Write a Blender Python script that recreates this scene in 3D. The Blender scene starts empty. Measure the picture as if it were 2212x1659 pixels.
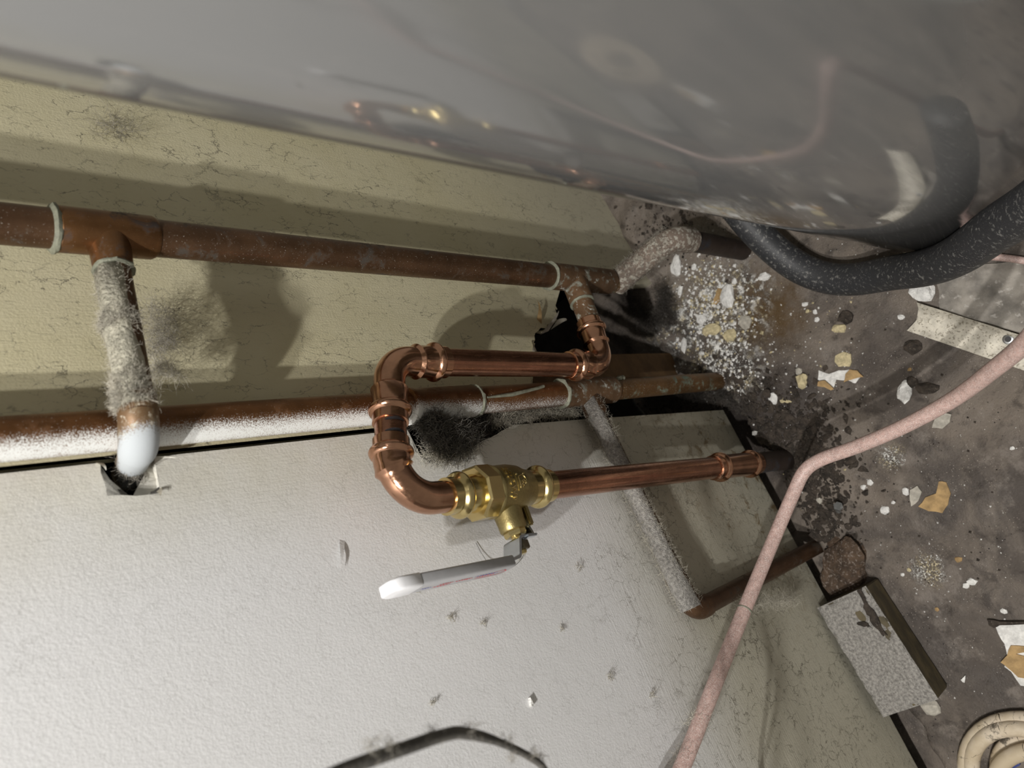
import bpy, bmesh, math, random
from mathutils import Vector, Matrix, noise
random.seed(7)
sc = bpy.context.scene
COL = sc.collection
V = Vector

# ------------------------------------------------------------------ camera
F, CX, CY = 1600.0, 1106.0, 829.5            # focal length in px of the 2212x1659 frame
CAM = V((0.0, -0.507, 1.012))                # wall plane is y=0, floor z=0
def dcam(u, v): return V(((u-CX)/F, -(v-CY)/F, -1.0))
_Z = -dcam(2640, 735).normalized()           # nadir vanishing point: the phone was held sideways
_n = dcam(1310, 425).cross(dcam(1980, 1659)) # foot of the wall
_X = _n.cross(_Z).normalized()
if _X.y < 0: _X = -_X
_Y = _Z.cross(_X)
ROT = Matrix((_X, _Y, _Z))                   # camera axes -> world
cam_d = bpy.data.cameras.new('camera'); cam = bpy.data.objects.new('camera', cam_d); COL.objects.link(cam)
cam_d.sensor_fit = 'HORIZONTAL'; cam_d.sensor_width = 36.0; cam_d.lens = F/2212*36
cam_d.clip_start = 0.01; cam_d.clip_end = 20
cam_d.dof.use_dof = True; cam_d.dof.focus_distance = 0.72; cam_d.dof.aperture_fstop = 7.5
cam.matrix_world = Matrix.Translation(CAM) @ ROT.to_4x4()
sc.camera = cam

# ------------------------------------------------------------------ light
w = bpy.data.worlds.new('room_gloom'); sc.world = w; w.use_nodes = True
w.node_tree.nodes['Background'].inputs[0].default_value = (1.0, 0.94, 0.82, 1)
w.node_tree.nodes['Background'].inputs[1].default_value = 0.22
def lamp(name, loc, power, size, col):
    l = bpy.data.lights.new(name, 'POINT'); l.energy = power; l.shadow_soft_size = size; l.color = col
    o = bpy.data.objects.new(name, l); COL.objects.link(o); o.location = loc
    return o
# an LED work lamp with two heads, up and to the left of the photographer
lamp('work_lamp_head', V((-0.50, -0.50, 1.97)), 70.0, 0.014, (1.0, 0.975, 0.94))
lamp('work_lamp_head', V((-0.33, -0.52, 1.95)), 45.0, 0.014, (1.0, 0.975, 0.94))
sc.view_settings.view_transform = 'Standard'; sc.view_settings.look = 'None'
sc.view_settings.gamma = 1.0; sc.view_settings.exposure = 0.0
try: sc.view_settings.use_curve_mapping = False
except Exception: pass

# ------------------------------------------------------------------ pixel -> place
def ray(u, v): return ROT @ dcam(u, v)
def wp(u, v, h=0.0):                         # point h in front of the wall
    r = ray(u, v); return CAM + r*((-h-CAM.y)/r.y)
def fp(u, v, z=0.0):                         # point on the level z
    r = ray(u, v); return CAM + r*((z-CAM.z)/r.z)
def dp(u, v, depth): return CAM + ray(u, v)*depth

# ------------------------------------------------------------------ materials
class N:
    def __init__(s, name):
        s.m = bpy.data.materials.new(name); s.m.use_nodes = True
        s.t = s.m.node_tree; s.b = s.t.nodes['Principled BSDF']; s._co = None
    def co(s):
        if s._co is None: s._co = s.t.nodes.new('ShaderNodeTexCoord').outputs['Object']
        return s._co
    def lk(s, a, b): s.t.links.new(a, b)
    def node(s, typ, **kw):
        n = s.t.nodes.new(typ)
        for k, v in kw.items():
            if k.startswith('_'): setattr(n, k[1:], v)
        for k, v in kw.items():
            if k.startswith('_'): continue
            i = n.inputs[int(k[1:])] if k[0] == 'i' and k[1:].isdigit() else n.inputs[k.replace('_', ' ')]
            if hasattr(v, 'is_linked') or isinstance(v, bpy.types.NodeSocket): s.lk(v, i)
            else: i.default_value = v
        return n
    def map(s, scale=(1,1,1), loc=(0,0,0), rot=(0,0,0)):
        n = s.t.nodes.new('ShaderNodeMapping'); s.lk(s.co(), n.inputs[0])
        n.inputs['Scale'].default_value = scale; n.inputs['Location'].default_value = loc; n.inputs['Rotation'].default_value = rot
        return n.outputs[0]
    def noise(s, scale, detail=4, rough=.6, vec=None, dist=0.0):
        return s.node('ShaderNodeTexNoise', Vector=vec or s.co(), Scale=scale, Detail=detail, Roughness=rough, Distortion=dist).outputs['Fac']
    def vor(s, scale, feature='F1', vec=None, out='Distance'):
        return s.node('ShaderNodeTexVoronoi', _feature=feature, Vector=vec or s.co(), Scale=scale).outputs[out]
    def ramp(s, fac, a, b, c0=0.0, c1=1.0):
        n = s.t.nodes.new('ShaderNodeMapRange'); n.interpolation_type = 'SMOOTHSTEP'
        s.lk(fac, n.inputs[0])
        for i, x in zip((1,2,3,4), (a, b, c0, c1)): n.inputs[i].default_value = x
        return n.outputs[0]
    def math(s, op, a, b=None, c=None):
        n = s.t.nodes.new('ShaderNodeMath'); n.operation = op
        for i, x in enumerate((a, b, c)):
            if x is None: continue
            if isinstance(x, (int, float)): n.inputs[i].default_value = x
            else: s.lk(x, n.inputs[i])
        return n.outputs[0]
    def mix(s, fac, a, b):
        n = s.t.nodes.new('ShaderNodeMix'); n.data_type = 'RGBA'
        if isinstance(fac, (int, float)): n.inputs[0].default_value = fac
        else: s.lk(fac, n.inputs[0])
        for i, x in ((6, a), (7, b)):
            if isinstance(x, tuple): n.inputs[i].default_value = (*x[:3], 1)
            else: s.lk(x, n.inputs[i])
        return n.outputs[2]
    def xyz(s):
        n = s.t.nodes.new('ShaderNodeSeparateXYZ'); s.lk(s.co(), n.inputs[0]); return n.outputs
    def bump(s, h, strength=.4, dist=.001, prev=None):
        n = s.node('ShaderNodeBump', Height=h, Strength=strength, Distance=dist)
        if prev is not None: s.lk(prev, n.inputs['Normal'])
        return n.outputs[0]
    def done(s, col=None, rough=.5, metal=0.0, norm=None, spec=None, coat=0.0, coat_rough=.1):
        for k, v in (('Base Color', col), ('Roughness', rough), ('Metallic', metal), ('Normal', norm), ('Specular IOR Level', spec), ('Coat Weight', coat), ('Coat Roughness', coat_rough)):
            if v is None: continue
            if isinstance(v, tuple): s.b.inputs[k].default_value = (*v[:3], 1)
            elif isinstance(v, (int, float)): s.b.inputs[k].default_value = v
            else: s.lk(v, s.b.inputs[k])
        return s.m

def dist_mask(n, cx, cy, r0, r1, wob=.0, nscale=20, ax=(0, 1)):
    """1 inside r0 of a place, 0 outside r1, with a ragged rim"""
    o = n.xyz()
    dx = n.math('SUBTRACT', o[ax[0]], cx); dy = n.math('SUBTRACT', o[ax[1]], cy)
    d = n.math('SQRT', n.math('ADD', n.math('MULTIPLY', dx, dx), n.math('MULTIPLY', dy, dy)))
    if wob: d = n.math('ADD', d, n.math('MULTIPLY', n.math('SUBTRACT', n.noise(nscale, 5, .7), .5), wob))
    return n.ramp(d, r0, r1, 1.0, 0.0)

def dirt_threads(n, scale, thr, stretch=(1,1,1), loc=(0,0,0)):
    """thin branching threads of dirt clinging to paint"""
    v = n.map(stretch, loc)
    warp = n.node('ShaderNodeTexNoise', Vector=v, Scale=scale*1.3, Detail=5, Roughness=.75).outputs['Color']
    vv = n.node('ShaderNodeVectorMath', _operation='ADD', i0=v, i1=n.node('ShaderNodeVectorMath', _operation='SCALE', i0=warp, Scale=.9/scale).outputs[0]).outputs[0]
    e = n.node('ShaderNodeTexVoronoi', _feature='DISTANCE_TO_EDGE', Vector=vv, Scale=scale).outputs['Distance']
    line = n.ramp(e, .004, .03, 1.0, 0.0)
    gate = n.ramp(n.noise(scale*.30, 3, .6, vec=v), thr, thr+.1)
    frag = n.ramp(n.noise(scale*1.1, 2, .6, vec=n.map(stretch, (loc[0]+5, loc[1]+1, loc[2]+9))), .44, .55)
    return n.math('MULTIPLY', n.math('MULTIPLY', line, gate), frag)

def wall_paint(name, base, cream):
    n = N(name)
    o = n.xyz()
    roller = n.noise(560, 3, .6, vec=n.map((1, 1, .8)))
    brush = n.noise(60, 4, .6, vec=n.map((9, 1, .6)))
    brush2 = n.noise(60, 4, .6, vec=n.map((.7, 1, 9)))
    if cream:
        bz = n.ramp(n.noise(5, 2), .3, .6, .5, 1.0)
        bx = 0.0
        tint = n.mix(n.ramp(n.noise(9, 4), .35, .75), base, (base[0]*.93, base[1]*.92, base[2]*.86))
        # tint turns greyer towards the foot of the wall
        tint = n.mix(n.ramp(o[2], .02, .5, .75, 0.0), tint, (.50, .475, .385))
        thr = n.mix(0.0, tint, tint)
    else:
        bz = n.ramp(o[0], .10, .19)                       # brushed in beside the joint
        bx = n.ramp(o[2], .52, .36)                       # brushed across near the foot
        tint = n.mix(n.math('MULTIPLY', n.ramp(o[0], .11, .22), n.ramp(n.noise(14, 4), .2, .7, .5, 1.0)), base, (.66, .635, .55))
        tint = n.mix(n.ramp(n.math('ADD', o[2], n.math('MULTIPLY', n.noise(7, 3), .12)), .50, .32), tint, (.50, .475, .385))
    h = n.math('ADD', n.math('MULTIPLY', roller, .6), n.math('MULTIPLY', n.math('MULTIPLY', brush, bz), .5))
    if not cream: h = n.math('ADD', h, n.math('MULTIPLY', n.math('MULTIPLY', brush2, bx), .9))
    big = n.noise(45, 4, .6)
    h = n.math('ADD', h, n.math('MULTIPLY', big, .6))
    if cream:
        th = n.math('MAXIMUM', n.math('MAXIMUM', dirt_threads(n, 32, .56, (1, 1, .6), (1, 7, 2)), dirt_threads(n, 75, .48, (1, 1, .6))), n.math('MULTIPLY', dirt_threads(n, 130, .46, (1, 1, .5), (3, 1, 2)), .8))
        sm = n.math('MULTIPLY', n.ramp(n.noise(70, 6, .75, dist=1.2), .60, .72), .35)
        th = n.math('MAXIMUM', n.math('MULTIPLY', th, .85), sm)
    else:
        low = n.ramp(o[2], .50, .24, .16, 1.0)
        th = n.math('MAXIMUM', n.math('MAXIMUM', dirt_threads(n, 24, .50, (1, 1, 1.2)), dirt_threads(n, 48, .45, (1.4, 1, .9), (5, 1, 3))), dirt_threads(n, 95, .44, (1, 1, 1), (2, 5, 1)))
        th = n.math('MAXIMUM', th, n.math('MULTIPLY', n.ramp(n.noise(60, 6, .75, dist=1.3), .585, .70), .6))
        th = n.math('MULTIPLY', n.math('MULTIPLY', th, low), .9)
    col = n.mix(th, tint, (.15, .135, .10))
    if not cream:
        # rusty brown stains where the panel meets the damp floor
        st = n.math('MULTIPLY', n.ramp(n.noise(38, 6, .7, dist=.6), .53, .66), n.ramp(n.math('ADD', n.math('MULTIPLY', o[2], 1.0), n.math('MULTIPLY', n.noise(9, 3), .1)), .34, .1))
        st = n.math('MULTIPLY', st, n.ramp(o[0], -.16, .02))
        col = n.mix(n.math('MULTIPLY', st, .85), col, (.20, .135, .06))
        h = n.math('ADD', h, n.math('MULTIPLY', st, .8))
    h = n.math('ADD', h, n.math('MULTIPLY', th, .35))
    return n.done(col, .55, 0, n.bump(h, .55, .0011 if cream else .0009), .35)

M = {}
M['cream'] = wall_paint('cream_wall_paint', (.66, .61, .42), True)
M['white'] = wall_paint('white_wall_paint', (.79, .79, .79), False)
def plain(name, col, rough=.6, metal=0.0, ns=60, var=.25, bump=.3, bd=.0006, coat=0.0, spec=None, dust=None, dthr=.55):
    n = N(name)
    f = n.noise(ns, 5, .65)
    dark = tuple(c*(1-var) for c in col); lite = tuple(min(1, c*(1+var*.6)) for c in col)
    c = n.mix(n.ramp(f, .3, .7), dark, lite)
    if dust:
        c = n.mix(n.math('MULTIPLY', n.ramp(n.noise(ns*5, 3, .6), dthr, dthr+.12), .8), c, dust)
    M[name] = n.done(c, rough, metal, n.bump(n.noise(ns*2.2, 4, .6), bump, bd) if bump else None, spec, coat)
    return M[name]

plain('cavity_dark', (.018, .016, .013), .95, var=.5)
plain('raw_plaster_edge', (.50, .46, .37), .9, ns=120, bump=.8)
plain('stud_wood', (.15, .085, .035), .8, ns=30, var=.35)
plain('brown_paper', (.40, .265, .12), .85, ns=80, var=.35)
plain('plaster_white', (.82, .81, .78), .85, ns=140, var=.22, bump=1, bd=.002, dust=(.42, .38, .32), dthr=.66)
plain('plaster_yellow', (.62, .53, .32), .85, ns=120, var=.35, bump=1, bd=.002, dust=(.2, .15, .08), dthr=.64)
plain('plaster_grey', (.46, .43, .37), .9, ns=120, var=.3, bump=.8)
plain('dark_clod', (.048, .037, .028), .9, ns=90, var=.6, bump=1, bd=.003, dust=(.2, .17, .14), dthr=.60)
plain('rust_clod', (.085, .055, .035), .9, ns=60, var=.55, bump=1, bd=.004, dust=(.24, .2, .17), dthr=.54)
plain('pink_coating', (.50, .34, .30), .5, ns=200, var=.25, dust=(.68, .58, .54), dthr=.50)
plain('dark_cable_jacket', (.075, .07, .062), .7, ns=90, var=.4, dust=(.22, .2, .17))
plain('aluminium_dusty', (.62, .58, .49), .5, 0.15, ns=70, var=.25, dust=(.2, .17, .12), dthr=.53)
plain('grey_lint', (.33, .305, .26), .95, ns=80, var=.3, bump=0)
plain('pale_lint', (.55, .515, .43), .95, ns=80, var=.3, bump=0)
plain('mid_lint', (.15, .14, .12), .95, ns=90, var=.5, bump=0)
plain('dark_lint', (.085, .075, .065), .95, ns=60, var=.5, bump=0)
plain('dust_crust', (.50, .475, .38), .95, ns=160, var=.3, bump=1, bd=.003)
plain('grey_dust_crust', (.40, .38, .35), .95, ns=300, var=.45, bump=1, bd=.003, dust=(.12, .11, .1), dthr=.62)
plain('solder', (.22, .225, .17), .6, .2, ns=150, var=.3, bump=.8)
plain('brass', (.66, .53, .25), .2, 1.0, ns=30, var=.1, bump=.05, bd=.0003)
plain('cast_brass', (.38, .305, .14), .38, 1.0, ns=420, var=.12, bump=.35, bd=.0004)
plain('zinc_steel', (.66, .70, .74), .26, 1.0, ns=60, var=.1, bump=.05)
plain('dark_nut', (.15, .13, .09), .35, 1.0, ns=80, var=.3, bump=.1)
plain('grey_sleeve', (.42, .42, .43), .42, 0, ns=90, var=.06, bump=.1)
plain('white_tape', (.84, .84, .86), .45, 0, ns=90, var=.05, bump=.05)
plain('red_ink', (.62, .05, .07), .5, bump=0)
plain('blue_ink', (.08, .09, .42), .5, bump=0)
plain('black_ink', (.02, .018, .02), .5, bump=0)
plain('blue_plastic', (.03, .05, .22), .5, bump=.1)
plain('galvanised', (.45, .46, .46), .4, .9, ns=120, var=.3)
plain('sheet_dusty', (.30, .275, .24), .75, ns=26, var=.5, bump=.5, bd=.002, dust=(.5, .47, .43), dthr=.58)

def metal_pipe(name, col, rough, patina, pat_amt, dust_col, dthr, spray=None, ns=26, scratch=False, metal=1.0, dsc=760, sp=None):
    n = N(name)
    c = n.mix(n.ramp(n.noise(ns, 5, .65), .3, .72), tuple(x*.62 for x in col), col)
    met = metal; r = rough; h = n.noise(160, 4, .6)
    pm = n.math('MULTIPLY', n.ramp(n.noise(ns*1.7, 5, .7, dist=.4), .52, .66), pat_amt) if pat_amt else None
    if pm is not None: c = n.mix(pm, c, patina)
    dm = n.ramp(n.noise(dsc, 4, .6), dthr, dthr+.09)
    dm = n.math('MULTIPLY', dm, n.ramp(n.noise(18, 3), .25, .6, .35, 1.0))
    c = n.mix(dm, c, dust_col)
    keep = dm if pm is None else n.math('MAXIMUM', dm, pm)
    if spray:
        o = n.xyz()
        if sp is None:                                # overspray on the side that faces the white panel
            side = n.math('ADD', n.math('MULTIPLY', o[0], -1.0), n.math('MULTIPLY', o[1], -.35))
            side = n.math('SUBTRACT', side, n.ramp(o[2], .60, .45, .0108, .0150))
        else:
            side = n.math('SUBTRACT', sp, o[0])
        g = n.math('ADD', n.math('MULTIPLY', side, 130.0), n.math('MULTIPLY', n.math('SUBTRACT', n.noise(1300, 3, .6), .5), 3.2))
        g = n.math('ADD', g, n.math('MULTIPLY', n.math('SUBTRACT', n.noise(14, 3), .5), .7))
        sm = n.ramp(g, -.2, .45)
        c = n.mix(sm, c, spray); keep = n.math('MAXIMUM', keep, sm)
    if scratch:
        s = n.ramp(n.noise(90, 4, .6, vec=n.map((6, 6, .5))), .35, .75, rough*.8, rough*1.5)
        r = s
    met = n.math('MULTIPLY', n.math('SUBTRACT', 1.0, keep), metal)
    rr = n.math('ADD', r if not isinstance(r, float) else r, n.math('MULTIPLY', keep, .45)) if True else r
    M[name] = n.done(c, rr, met, n.bump(h, .12 if not pat_amt else .35, .0005))
    return M[name]
metal_pipe('new_copper', (.54, .275, .18), .22, None, 0, (.72, .6, .52), .80, scratch=True)
metal_pipe('new_copper_fitting', (.70, .39, .25), .17, None, 0, (.75, .62, .52), .82, scratch=True)
metal_pipe('old_copper', (.150, .082, .044), .42, (.055, .05, .042), .8, (.40, .36, .31), .63, metal=.65)
metal_pipe('old_copper_tee', (.205, .10, .040), .40, (.04, .035, .035), .85, (.42, .38, .32), .66, metal=.7)
metal_pipe('branch_elbow', (.20, .12, .06), .5, (.34, .30, .20), .8, (.5, .45, .36), .56, spray=(.46, .49, .51), metal=.4, dsc=300, sp=-.163)
metal_pipe('sprayed_copper', (.25, .115, .045), .40, (.15, .07, .03), .5, (.55, .5, .45), .64, spray=(.74, .75, .73), metal=.75)
metal_pipe('green_copper', (.25, .14, .06), .45, (.20, .30, .25), .8, (.5, .5, .46), .62, metal=.65)
metal_pipe('crusted_copper', (.20, .115, .06), .6, (.25, .26, .215), .9, (.50, .50, .45), .60, metal=.4, ns=46, dsc=150)
metal_pipe('dusty_copper', (.22, .17, .135), .85, (.33, .31, .26), .9, (.40, .375, .32), .50, metal=.1, dsc=190)
metal_pipe('charred_pipe', (.05, .035, .028), .6, (.02, .022, .03), .8, (.2, .16, .12), .66, metal=.3)

def tank_mat():
    n = N('tank_enamel')
    sm = n.ramp(n.noise(30, 5, .7, vec=n.map((1, 1, .25))), .45, .8)
    c = n.mix(sm, (.205, .205, .204), (.24, .236, .228))
    foot = n.math('MULTIPLY', n.ramp(n.xyz()[2], .12, .0), n.ramp(n.noise(260, 3), .5, .62))
    c = n.mix(n.math('MULTIPLY', foot, .5), c, (.42, .40, .36))
    return n.done(c, n.ramp(n.noise(22, 4), .3, .8, .07, .16), .35, None, .9, .35, .05)
M['tank'] = tank_mat()
def foam_mat():
    n = N('black_foam')
    d1 = n.ramp(n.vor(420), .16, .08); d2 = n.ramp(n.noise(240, 3, .6), .55, .7)
    c = n.mix(n.math('MULTIPLY', n.math('MAXIMUM', n.math('MULTIPLY', d1, n.ramp(n.noise(30, 3), .35, .6)), n.math('MULTIPLY', d2, .35)), .8), (.032, .033, .036), (.55, .54, .5))
    return n.done(c, .55, 0, n.bump(n.noise(500, 3), .3, .0006))
M['foam'] = foam_mat()
def floor_mat():
    n = N('grimy_concrete')
    big = n.noise(7, 5, .65, dist=.5); mid = n.noise(34, 6, .7, dist=.3); fine = n.noise(420, 3, .6)
    c = n.mix(n.ramp(big, .35, .65), (.085, .072, .063), (.200, .168, .138))
    c = n.mix(n.math('MULTIPLY', n.ramp(mid, .50, .68), .75), c, (.045, .037, .032))
    c = n.mix(n.math('MULTIPLY', n.ramp(n.noise(20, 5, .7), .52, .66), .6), c, (.235, .205, .178))
    a = fp(1650, 680); b = fp(1530, 700); e = fp(1600, 900); g = fp(1590, 640)
    mud = n.math('MULTIPLY', dist_mask(n, a.x, a.y, .02, .085, .10, 16), n.ramp(mid, .3, .6, .5, 1))
    c = n.mix(mud, c, (.095, .058, .024))
    wet = n.math('MULTIPLY', dist_mask(n, e.x, e.y, .06, .15, .12, 18), .8)
    c = n.mix(wet, c, (.035, .028, .026))
    # grit
    g1 = n.math('MULTIPLY', n.ramp(n.vor(330), .17, .09), n.ramp(n.noise(26, 3), .42, .62))
    c = n.mix(n.math('MULTIPLY', g1, .75), c, (.52, .46, .39))
    g2 = n.math('MULTIPLY', n.ramp(n.vor(150, vec=n.map((1, 1, 1), (4, 2, 1))), .16, .10), n.ramp(n.noise(15, 3, vec=n.map((1,1,1),(7,1,0))), .52, .64))
    c = n.mix(g2, c, (.014, .012, .011))
    # spilled plaster powder
    pw = n.math('MULTIPLY', n.math('MAXIMUM', dist_mask(n, b.x, b.y, .025, .11, .13, 22), dist_mask(n, g.x, g.y-.0, .01, .07, .08, 25)), 1.0)
    k = fp(1590, 800); pw = n.math('MAXIMUM', pw, dist_mask(n, k.x, k.y, .01, .06, .06, 25))
    p1 = n.math('MAXIMUM', n.ramp(n.noise(95, 6, .74), .50, .60), n.math('MULTIPLY', n.ramp(n.noise(48, 5, .8, dist=.6), .50, .62), .8))
    pm = n.math('MULTIPLY', pw, p1)
    s = fp(2005, 1232); pm = n.math('MAXIMUM', pm, n.math('MULTIPLY', dist_mask(n, s.x, s.y, .0, .026, .03, 60), n.ramp(fine, .42, .6)))
    s = fp(1925, 985); pm = n.math('MAXIMUM', pm, n.math('MULTIPLY', dist_mask(n, s.x, s.y, .0, .022, .03, 60), n.ramp(fine, .45, .6)))
    c = n.mix(pm, c, n.mix(n.ramp(n.noise(45, 3), .45, .6), (.82, .81, .77), (.70, .60, .40)))
    h = n.math('ADD', n.math('MULTIPLY', mid, 1.2), n.math('ADD', n.math('MULTIPLY', fine, .35), n.math('MULTIPLY', pm, .6)))
    return n.done(c, n.ramp(n.noise(12, 3), .35, .65, .55, .9), 0, n.bump(h, .9, .004), .35)
M['floor'] = floor_mat()
def block_mat():
    n = N('brown_block_side')
    c = n.mix(n.ramp(n.noise(24, 6, .7, vec=n.map((1, 1, 2.5), rot=(0, 0, .2)), dist=.7), .4, .66), (.050, .040, .022), (.105, .082, .040))
    return n.done(c, .5, 0, n.bump(n.noise(120, 5), .3, .001))
M['block_side'] = block_mat()
def coil_mat():
    n = N('dirty_cream_cord')
    c = n.mix(n.ramp(n.noise(30, 4), .35, .7), (.52, .43, .30), (.66, .57, .45))
    c = n.mix(n.math('MULTIPLY', dirt_threads(n, 70, .47), .9), c, (.08, .06, .04))
    c = n.mix(n.ramp(n.noise(28, 5, .7), .60, .68), c, (.15, .13, .1))
    return n.done(c, .5, 0, n.bump(n.noise(200, 3), .2, .0006))
M['cord'] = coil_mat()

# ------------------------------------------------------------------ builders
def worg(o):
    p = V((0, 0, 0))
    while o is not None: p += o.location; o = o.parent
    return p
def empty(name, loc, label, cat, group=None):
    o = bpy.data.objects.new(name, None); COL.objects.link(o); o.location = loc; o.empty_display_size = .02
    o['label'] = label; o['category'] = cat
    if group: o['group'] = group
    return o
def obj(name, vf, mat, parent=None, smooth=True, sharp=38, origin=None):
    vs, fs = vf
    if parent is not None: org = worg(parent)
    elif origin is not None: org = V(origin)
    else:
        xs = [v[0] for v in vs]; ys = [v[1] for v in vs]; zs = [v[2] for v in vs]
        org = V(((min(xs)+max(xs))/2, (min(ys)+max(ys))/2, min(zs)))
    me = bpy.data.meshes.new(name)
    me.from_pydata([tuple(V(v)-org) for v in vs], [], fs); me.update()
    if smooth:
        me.polygons.foreach_set('use_smooth', [True]*len(me.polygons))
        if sharp: me.set_sharp_from_angle(angle=math.radians(sharp))
    me.materials.append(M[mat] if isinstance(mat, str) else mat)
    o = bpy.data.objects.new(name, me); COL.objects.link(o)
    if parent is not None: o.parent = parent
    else: o.location = org
    return o
def tag(o, label, cat, group=None, kind=None):
    o['label'] = label; o['category'] = cat
    if group: o['group'] = group
    if kind: o['kind'] = kind
    return o
def struct(o, label=None):
    o['kind'] = 'structure'
    if label: o['label'] = label
    return o
def plab(o, label): o['label'] = label; return o
def stuff(o): o['kind'] = 'stuff'; return o

def catmull(pts, k=10):
    P = [pts[0]*2-pts[1]] + list(pts) + [pts[-1]*2-pts[-2]]; out = []
    for i in range(1, len(P)-2):
        a, b, c, d = P[i-1:i+3]
        for j in range(k):
            t = j/k
            out.append(.5*((2*b)+(c-a)*t+(2*a-5*b+4*c-d)*t*t+(3*b-a-3*c+d)*t**3))
    out.append(pts[-1]); return out
def fillet(pts, rad, k=10):
    """polyline with its corners rounded"""
    if not isinstance(rad, (list, tuple)): rad = [rad]*(len(pts)-2)
    out = [pts[0]]
    for i in range(1, len(pts)-1):
        a, b, c = pts[i-1:i+2]; u = (a-b).normalized(); w_ = (c-b).normalized()
        ang = u.angle(w_); r = rad[i-1]
        t = min(r/math.tan(ang/2), (a-b).length*.98, (c-b).length*.98); r = t*math.tan(ang/2)
        bis = (u+w_).normalized(); cen = b+bis*(r/math.sin(ang/2))
        s, e = b+u*t-cen, b+w_*t-cen; axis = s.cross(e).normalized(); tot = s.angle(e)
        for j in range(k+1): out.append(cen+Matrix.Rotation(tot*j/k, 3, axis) @ s)
    out.append(pts[-1]); return out
def plen(path): return sum((path[i+1]-path[i]).length for i in range(len(path)-1))
def sweep(path, prof, seg=28, cap=True, jit=0.0, jscale=60, ellip=None):
    """tube along a path; prof = radius, or [(arc length, radius), ...]"""
    L = [0.0]
    for i in range(len(path)-1): L.append(L[-1]+(path[i+1]-path[i]).length)
    tot = L[-1]
    if isinstance(prof, (int, float)): prof = [(0, prof), (tot, prof)]
    prof = [(tot+s if s < 0 else s, r) for s, r in prof]
    ss = sorted(set([round(x, 6) for x in L]+[round(min(max(s, 0), tot), 6) for s, _ in prof]))
    def R(s):
        if s <= prof[0][0]: return prof[0][1]
        for (a, ra), (b, rb) in zip(prof, prof[1:]):
            if s <= b: return ra+(rb-ra)*((s-a)/(b-a) if b > a else 1)
        return prof[-1][1]
    def P(s):
        for i in range(len(L)-1):
            if s <= L[i+1]+1e-9:
                k = (s-L[i])/max(L[i+1]-L[i], 1e-9); return path[i].lerp(path[i+1], k)
        return path[-1].copy()
    pts = [P(s) for s in ss]; vs = []; fs = []; up = None
    for i, p in enumerate(pts):
        e = 2e-4
        t = (P(min(tot, ss[i]+e))-P(max(0, ss[i]-e))).normalized()
        if up is None:
            up = t.orthogonal().normalized()
        up = (up-t*up.dot(t)).normalized(); sd = t.cross(up)
        r = R(ss[i])
        for j in range(seg):
            a = 2*math.pi*j/seg; q = up*math.cos(a)+sd*math.sin(a); rr = r
            if jit: rr = r*(1+jit*noise.noise((p+q*r)*jscale))
            vs.append(p+q*rr)
    for i in range(len(pts)-1):
        for j in range(seg):
            a = i*seg+j; b = i*seg+(j+1) % seg; fs.append((a, b, b+seg, a+seg))
    if cap:
        fs.append(tuple(reversed(range(seg)))); fs.append(tuple(range((len(pts)-1)*seg, len(pts)*seg)))
    return vs, fs
def bead(s, w_, r0, r1, k=5):
    """bulge of an O-ring groove"""
    return [(s-w_/2+w_*i/(2*k), r0+(r1-r0)*math.sin(math.pi*i/(2*k))**.75) for i in range(2*k+1)]
def join(*vfs):
    V_, F_ = [], []
    for v, f in vfs:
        o = len(V_); V_ += list(v); F_ += [tuple(i+o for i in q) for q in f]
    return V_, F_
def boxm(c, hx, hy, hz, ax=None, bev=0.0):
    """box, optionally with bevelled edges, axes given by the columns of ax"""
    ax = ax or Matrix.Identity(3)
    bm = bmesh.new(); bmesh.ops.create_cube(bm, size=2.0)
    for v in bm.verts: v.co = V((v.co.x*hx, v.co.y*hy, v.co.z*hz))
    if bev: bmesh.ops.bevel(bm, geom=bm.edges[:], offset=bev, segments=2, affect='EDGES')
    vs = [V(c)+ax @ v.co for v in bm.verts]; fs = [tuple(v.index for v in f.verts) for f in bm.faces]
    bm.free(); return vs, fs
def slab(outline, thick, nrm, jitter=0.0):
    """prism: outline (world points, any order) pushed by thick along nrm"""
    n_ = len(outline); vs = list(outline)+[p+nrm*thick for p in outline]
    bm = bmesh.new(); bv = [bm.verts.new(v) for v in vs]
    f1 = bm.faces.new(bv[:n_]); f2 = bm.faces.new(list(reversed(bv[n_:])))
    for i in range(n_): bm.faces.new((bv[i], bv[n_+i], bv[n_+(i+1) % n_], bv[(i+1) % n_]))
    bmesh.ops.triangulate(bm, faces=[f1, f2]); bmesh.ops.recalc_face_normals(bm, faces=bm.faces[:])
    bm.verts.index_update()
    r = [v.co.copy() for v in bm.verts], [tuple(v.index for v in f.verts) for f in bm.faces]
    bm.free(); return r
def rag(pts, n_sub, amp, rnd, ax):
    """make an outline ragged between its corner points (amp in metres, in the two axes ax)"""
    out = []
    for a, b in zip(pts, pts[1:]):
        for j in range(n_sub):
            q = a.lerp(b, j/n_sub)
            if j: q = q+ax[0]*rnd.uniform(-amp, amp)+ax[1]*rnd.uniform(-amp, amp)
            out.append(q)
    out.append(pts[-1]); return out
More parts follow.
